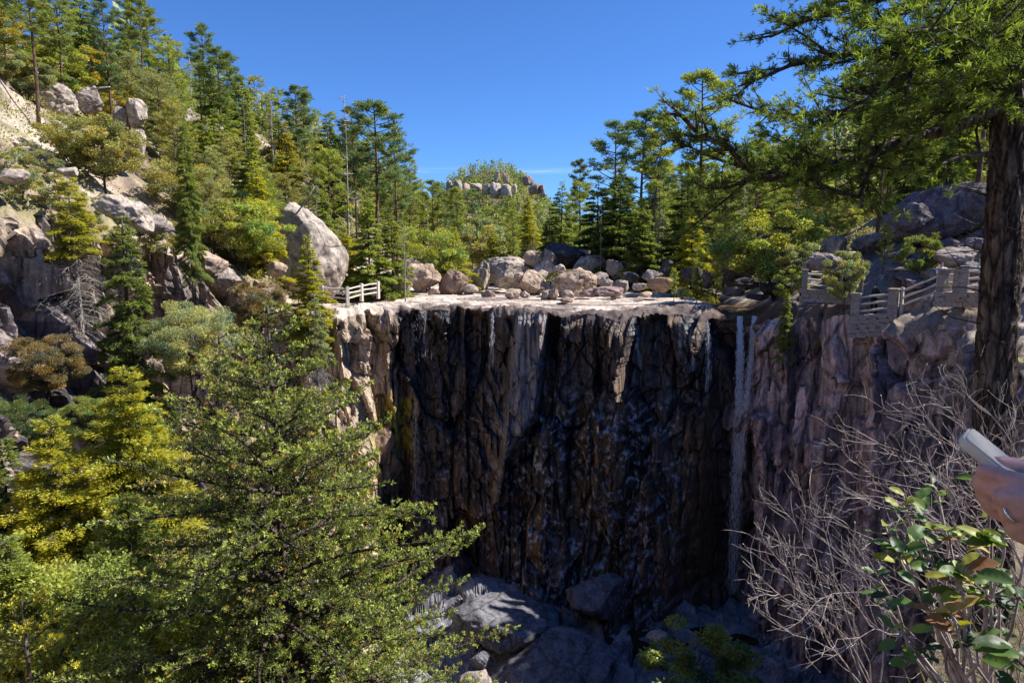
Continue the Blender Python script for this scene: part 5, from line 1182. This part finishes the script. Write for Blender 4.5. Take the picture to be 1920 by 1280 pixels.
def person(base, label, face, hips, chest, neck, head, arms, legs, shirt, pants, hair_long=.0, voxel=.016, extra=None, shoe='black_cloth', height=1.0):
    """joints relative to base, in metres"""
    root = empty('person', base); tag(root, label, 'person'); f = Vector(face).normalized()
    hips, chest, neck, head = map(Vector, (hips, chest, neck, head)); rt = f.cross(Vector((0, 0, 1))).normalized()
    S = [(hips, .12, chest, .135, (1.25, 1.05, 1)), (chest, .13, neck, .06), (neck, .055, head - Vector((0, 0, .06)), .052)] + head_segs(head, f)
    Sh, Pa = [(hips + Vector((0, 0, .02)), .135, chest, .152, (1.22, 1.0, 1)), (chest, .145, neck - Vector((0, 0, .03)), .085)], [(hips, .14, hips + Vector((0, 0, .05)), .135, (1.2, 1, 1))]
    for a in arms:
        s0, e, w_, hd = map(Vector, a[:4]); S += [(s0, .055, e, .042), (e, .042, w_, .027)]
        Sh += [(chest + (s0 - chest) * .5 + Vector((0, 0, .02)), .09, s0, .07), (s0, .068, e, .052)] + ([(e, .052, e.lerp(w_, .85), .038)] if len(a) > 4 and a[4] == 'long' else [])
        d = (hd - w_).normalized(); sd_ = d.cross(Vector((0, 0, 1)))
        if sd_.length < .1: sd_ = rt.copy()
        sd_.normalize()
        if not (len(a) > 5):
            S += [(w_, .026, w_ + d * .07, .03)]
            for q in range(4):
                b_ = w_ + d * .075 + sd_ * (q - 1.5) * .021; S.append((b_, .0095, b_ + d * (.05 + .012 * (q in (1, 2))) + Vector((0, 0, -.018)), .0085))
            S.append((w_ + d * .03 + sd_ * .03, .011, w_ + d * .06 + sd_ * .055, .0095))
    for l in legs:
        h_, k_, a_, t_ = map(Vector, l); S += [(h_, .085, k_, .058), (k_, .056, a_, .038), (a_, .04, t_, .034)]
        Pa += [(hips, .125, h_, .1), (h_, .097, k_, .07), (k_, .068, a_, .052)]
    Shoes = []
    for l in legs:
        a_, t_ = Vector(l[2]), Vector(l[3]); Shoes.append((a_ + Vector((0, 0, -.02)), .05, t_, .043, (1, 1, .9)))
    if extra: S += extra
    obj('body', blob('person_body', S, voxel, M['skin']), root)
    obj('shirt', blob('person_shirt', Sh, max(voxel, .012), M[shirt]), root); obj('trousers', blob('person_trousers', Pa, max(voxel, .012), M[pants]), root); obj('shoes', blob('person_shoes', Shoes, .012, M[shoe]), root)
    u = Vector((0, 0, 1)); Hs = [(head + u * .045 - f * .025, .093, head + u * .05 - f * .0, .09), (head - f * .05, .075, head - f * .055 - u * (.05 + hair_long), .065 - .02 * min(1, hair_long * 4))]
    obj('hair', blob('person_hair', Hs, .012, M['hair']), root); return root
# three visitors on the right path
b = P(1637, 591, 37.55)
person(b, 'standing person in black clothes behind the lower railing', (-.6, -.8, 0), (0, 0, .92), (.02, -.02, 1.3), (.02, -.03, 1.47), (.0, -.06, 1.6),
       [((-.16,-.14,1.4), (-.24,-.3,1.15), (-.12,-.45,1.05), (-.1,-.6,1.0), 'long'), ((.2,.08,1.4), (.26,-.1,1.15), (.12,-.33,1.06), (.05,-.45,1.0), 'long')],
       [((-.1,-.03,.88), (-.11,-.06,.48), (-.12,-.02,.08), (-.17,-.16,.04)), ((.1,.03,.88), (.13,0,.48), (.14,.05,.08), (.09,-.09,.04))], 'black_cloth', 'black_cloth', .1, shoe='red_cloth')
b = P(1762, 536, 35.2)
person(b, 'seated person in a white top on the stone steps of the right path', (-.5, -.85, 0), (0, 0, .42), (-.02, -.04, .78), (-.03, -.06, .95), (-.05, -.1, 1.08),
       [((-.19,.02,.88), (-.27,-.14,.66), (-.16,-.32,.6), (-.14,-.45,.56)), ((.16,-.12,.88), (.2,-.3,.68), (.06,-.42,.62), (-.02,-.5,.6))],
       [((-.1,.0,.42), (-.2,-.4,.48), (-.24,-.45,.08), (-.3,-.58,.05)), ((.1,-.06,.42), (.03,-.46,.48), (.0,-.52,.08), (-.05,-.65,.05))], 'white_cloth', 'denim', .12)
b = P(1836, 548, 34.2)
person(b, 'standing person in a pale green jacket half hidden by the big near pine', (-.8, -.6, 0), (0, 0, .95), (-.06, -.02, 1.32), (-.08, -.03, 1.5), (-.12, -.06, 1.63),
       [((-.14,-.16,1.43), (-.3,-.3,1.2), (-.42,-.42,1.3), (-.48,-.5,1.38), 'long'), ((.02,.17,1.43), (.06,.2,1.12), (-.02,.12,.88), (-.03,.1,.78), 'long')],
       [((-.02,-.1,.9), (-.03,-.12,.5), (0,-.1,.08), (-.12,-.18,.04)), ((.04,.1,.9), (.03,.1,.5), (.08,.12,.08), (-.03,.04,.04))], 'green_cloth', 'grey_cloth', .02)
# the visitor beside the camera, hands holding a phone at the right edge
def Q(px, py, D): return P(px, py, D) - PB
PB = Vector((1.08, .42, float(H(1.08, .42))))
def fing(*a):
    out = []
    for (x0, y0, d0, r0), (x1, y1, d1, r1) in zip(a, a[1:]): out.append((Q(x0, y0, d0), r0, Q(x1, y1, d1), r1))
    return out
E = []
E += fing((1872, 868, .69, .0082), (1898, 872, .70, .0098), (1945, 886, .70, .0115), (1975, 925, .66, .014))                      # thumb over the screen
E += fing((1843, 882, .655, .0078), (1868, 889, .648, .0086), (1900, 900, .64, .0096), (1945, 912, .635, .0105), (1985, 935, .63, .012))   # forefinger along the case
E += fing((1874, 933, .635, .0080), (1896, 932, .630, .0088), (1930, 934, .625, .0100), (1985, 948, .625, .012))
E += fing((1886, 963, .635, .0080), (1906, 957, .628, .0090), (1935, 952, .622, .0100), (1985, 960, .625, .012))
E += fing((1898, 990, .64, .0085), (1915, 980, .632, .0100), (1945, 975, .626, .011), (1985, 972, .626, .012))
E += fing((1985, 935, .63, .020), (1985, 975, .63, .020), (2030, 965, .60, .026)) + fing((1912, 992, .64, .013), (1950, 1000, .64, .017), (1985, 985, .635, .018))
# other hand: three folded fingers under the phone, its palm behind
E += fing((1878, 922, .650, .0078), (1858, 919, .652, .0086), (1840, 903, .664, .0098), (1862, 893, .690, .0105), (1905, 905, .71, .012))
E += fing((1884, 946, .652, .0076), (1862, 943, .654, .0086), (1846, 927, .668, .0096), (1866, 915, .692, .0105), (1910, 922, .71, .012))
E += fing((1890, 966, .655, .0072), (1870, 962, .658, .0080), (1856, 948, .672, .0088), (1874, 938, .694, .0096), (1912, 940, .71, .012))
E += fing((1905, 905, .715, .016), (1912, 940, .715, .016), (1960, 930, .70, .022), (2040, 960, .66, .026))
E += fing((1890, 905, .700, .012), (1905, 930, .700, .016))
w1, w2 = Q(2040, 960, .60), Q(2050, 965, .66)
person(PB, 'person just outside the right edge whose two hands hold a phone', (-.35, 1, 0), (0, -.05, .95), (-.01, -.02, 1.28), (-.02, 0, 1.47), (-.05, .05, 1.60),
       [((.17,.06,1.40), (.06,.22,1.14), w1, w1 + Vector((-.05, .02, .02)), 'long', 1), ((-.19,-.04,1.40), (-.22,.06,1.12), w2, w2 + Vector((-.05, .02, .02)), 'long', 1)],
       [((-.1,-.06,.9), (-.11,-.02,.5), (-.12,-.08,.08), (-.15,.08,.04)), ((.1,-.03,.9), (.12,.0,.5), (.14,-.05,.08), (.16,.11,.04))], 'blue_cloth', 'denim', .03, voxel=.0038, extra=E)
# ring
g = Geo(); c = P(1896, 960.5, .6295); ax = (P(1906, 957, .628) - P(1886, 963, .635)).normalized(); a_ = ax.cross(Vector((0, 0, 1))).normalized(); b_ = ax.cross(a_)
g.tube([(a_ * math.cos(t) + b_ * math.sin(t)) * .0093 for t in np.linspace(0, 2 * math.pi, 25)], [.0013] * 25, 6, cap=False)
m, nt = newmat('silver'); pr = principled(nt, (.8, .78, .75), .25); pr.inputs['Metallic'].default_value = 1; M['silver'] = m
o = obj('ring', g.mesh('finger_ring', m, True), None, c); tag(o, 'silver ring on the finger of the hand holding the phone', 'ring')
# phone
l = (P(1797, 822, .70) - P(1884, 893, .672)); Lp = .150; l.normalize(); fwd = Vector((.12, .86, .30)); n_ = l.cross(fwd).normalized(); 
if n_.z < 0: n_ = -n_
wd = n_.cross(l).normalized(); 
if wd.y < 0: wd = -wd
tip = P(1799, 824, .70); ctr = tip - l * (Lp / 2) + wd * .036
def slab(L, W, T, rad, off=(0, 0, 0), name='x', mat=None, parent=None):
    bm = bmesh.new(); pts = []
    for cx_, cy_, a0 in ((L/2-rad, W/2-rad, 0), (-L/2+rad, W/2-rad, 90), (-L/2+rad, -W/2+rad, 180), (L/2-rad, -W/2+rad, 270)):
        for k in range(7): a = R(a0 + k * 15); pts.append((cx_ + rad * math.cos(a), cy_ + rad * math.sin(a)))
    vs = [bm.verts.new((x + off[0], y + off[1], off[2] - T / 2)) for x, y in pts]; f = bm.faces.new(vs[::-1])
    r = bmesh.ops.extrude_face_region(bm, geom=[f]); bmesh.ops.translate(bm, verts=[v for v in r['geom'] if isinstance(v, bmesh.types.BMVert)], vec=(0, 0, T))
    bmesh.ops.bevel(bm, geom=[e for e in bm.edges if abs(e.verts[0].co.z - e.verts[1].co.z) < 1e-6], offset=T * .22, segments=2, affect='EDGES')
    bmesh.ops.recalc_face_normals(bm, faces=bm.faces)
    me = bpy.data.meshes.new(name); bm.to_mesh(me); bm.free(); me.materials.append(mat); return obj(name, me, parent)
ph = empty('phone', ctr); ph.rotation_mode = 'QUATERNION'; ph.rotation_quaternion = Matrix((l, wd, n_)).transposed().to_quaternion(); tag(ph, 'phone in a pale case held by the two hands at the right edge', 'phone')
m, nt = newmat('pale_case'); principled(nt, (.58, .53, .45), .4); slab(Lp, .073, .0115, .010, name='case', mat=m, parent=ph)
m, nt = newmat('sky_tinted_glass'); principled(nt, (.10, .16, .32), .08, None, .8); slab(Lp - .008, .066, .0015, .008, (0, 0, .0062), 'screen', m, ph)  # blue of the reflected sky is put into the screen's base colour
m, nt = newmat('slot_black'); principled(nt, (.01, .01, .01), .4); g = Geo(); g.box((.030, -.0368, -.0008), (.030, .0016, .0048)); g.box((.058, -.0368, 0), (.011, .0016, .0040)); obj('buttons', g.mesh('phone_buttons', m), ph)
# an unseen fir, added off to the right to put the hands in shade
p0 = (5.6, 1.08); z0 = float(H(*p0)); 
plant('cedar', (p0[0], p0[1], -1.7), 8.6, 'g', 'unseen fir tree added beyond the right edge to shade the hands with the phone', wid=.42)

# ------------------------------------------------------------ a label of its own for every tree of the wood
LM = [(572, 462, 'the huge boulder'), (410, 200, 'the lone dark pine'), (247, 100, 'the paired bare-stemmed pines'), (45, 60, 'the upper left corner'), (352, 200, 'the thin grey dead tree'), (555, 230, 'the broad skyline pine'),
      (648, 260, 'the tall dead tree'), (702, 300, 'the tall open-crowned pine'), (470, 330, 'the dense slope fir'), (95, 190, 'the pale cracked outcrop'), (255, 208, 'the white upright block'), (150, 260, 'the wide olive oaks'),
      (345, 400, 'the slender bare-stemmed fir'), (690, 450, 'the railing fir'), (850, 480, 'the broad yellow fir'), (930, 340, 'the far hill towers'), (990, 420, 'the layered yellowish valley fir'), (1052, 410, 'the broad pointed valley fir'),
      (1088, 370, 'the slim dark valley pine'), (1180, 300, 'the left end of the right wood'), (1235, 340, 'the two tall bare stems'), (1320, 240, 'the very tall right-hand pine'), (1300, 440, 'the sunlit yellowish fir'), (1382, 488, 'the tall dark boulder'),
      (1460, 430, 'the bushy stream tree'), (1562, 462, 'the squarish boulder'), (1772, 388, 'the overhanging rock'), (1715, 300, 'the near pine boughs'), (1860, 250, 'the near pine trunk'), (1550, 330, 'the lowest near pine bough'), (900, 420, 'the pale valley oak'), (240, 300, 'the steep pale rock rib')]
ORD = 'first second third fourth fifth sixth seventh eighth ninth tenth eleventh twelfth thirteenth fourteenth fifteenth sixteenth'.split()
seen = {}
for t in FILL:
    kind = {'fir_tree': 'fir', 'pine_tree': 'pine', 'oak_tree': 'oak'}[t['o'].name.split('.')[0]]
    lx, ly, ph_ = min(LM, key=lambda q: (q[0] - t['px']) ** 2 + ((q[1] - t['py']) * 1.2) ** 2); dx, dy = t['px'] - lx, (t['py'] - ly) * 1.2
    far = 'nearby ' if t['D'] < 60 else ('distant ' if t['D'] > 115 else '')
    rel = ('right of' if dx > 0 else 'left of') if abs(dx) > abs(dy) else ('below' if dy > 0 else 'above')
    seen.setdefault((far + CNAME[t['col']] + ' ' + kind, rel, ph_), []).append((math.hypot(dx, dy), t))
for (nm_, rel, ph_), L_ in seen.items():
    L_.sort(key=lambda q: q[0])
    for i, (d_, t) in enumerate(L_):
        t['o']['label'] = (('lone ' if len(L_) == 1 and False else '') + (ORD[min(i, 15)] + ' ' if len(L_) > 1 else '') + f'{nm_} just {rel} {ph_}' + (' counting outward' if len(L_) > 1 else ''))
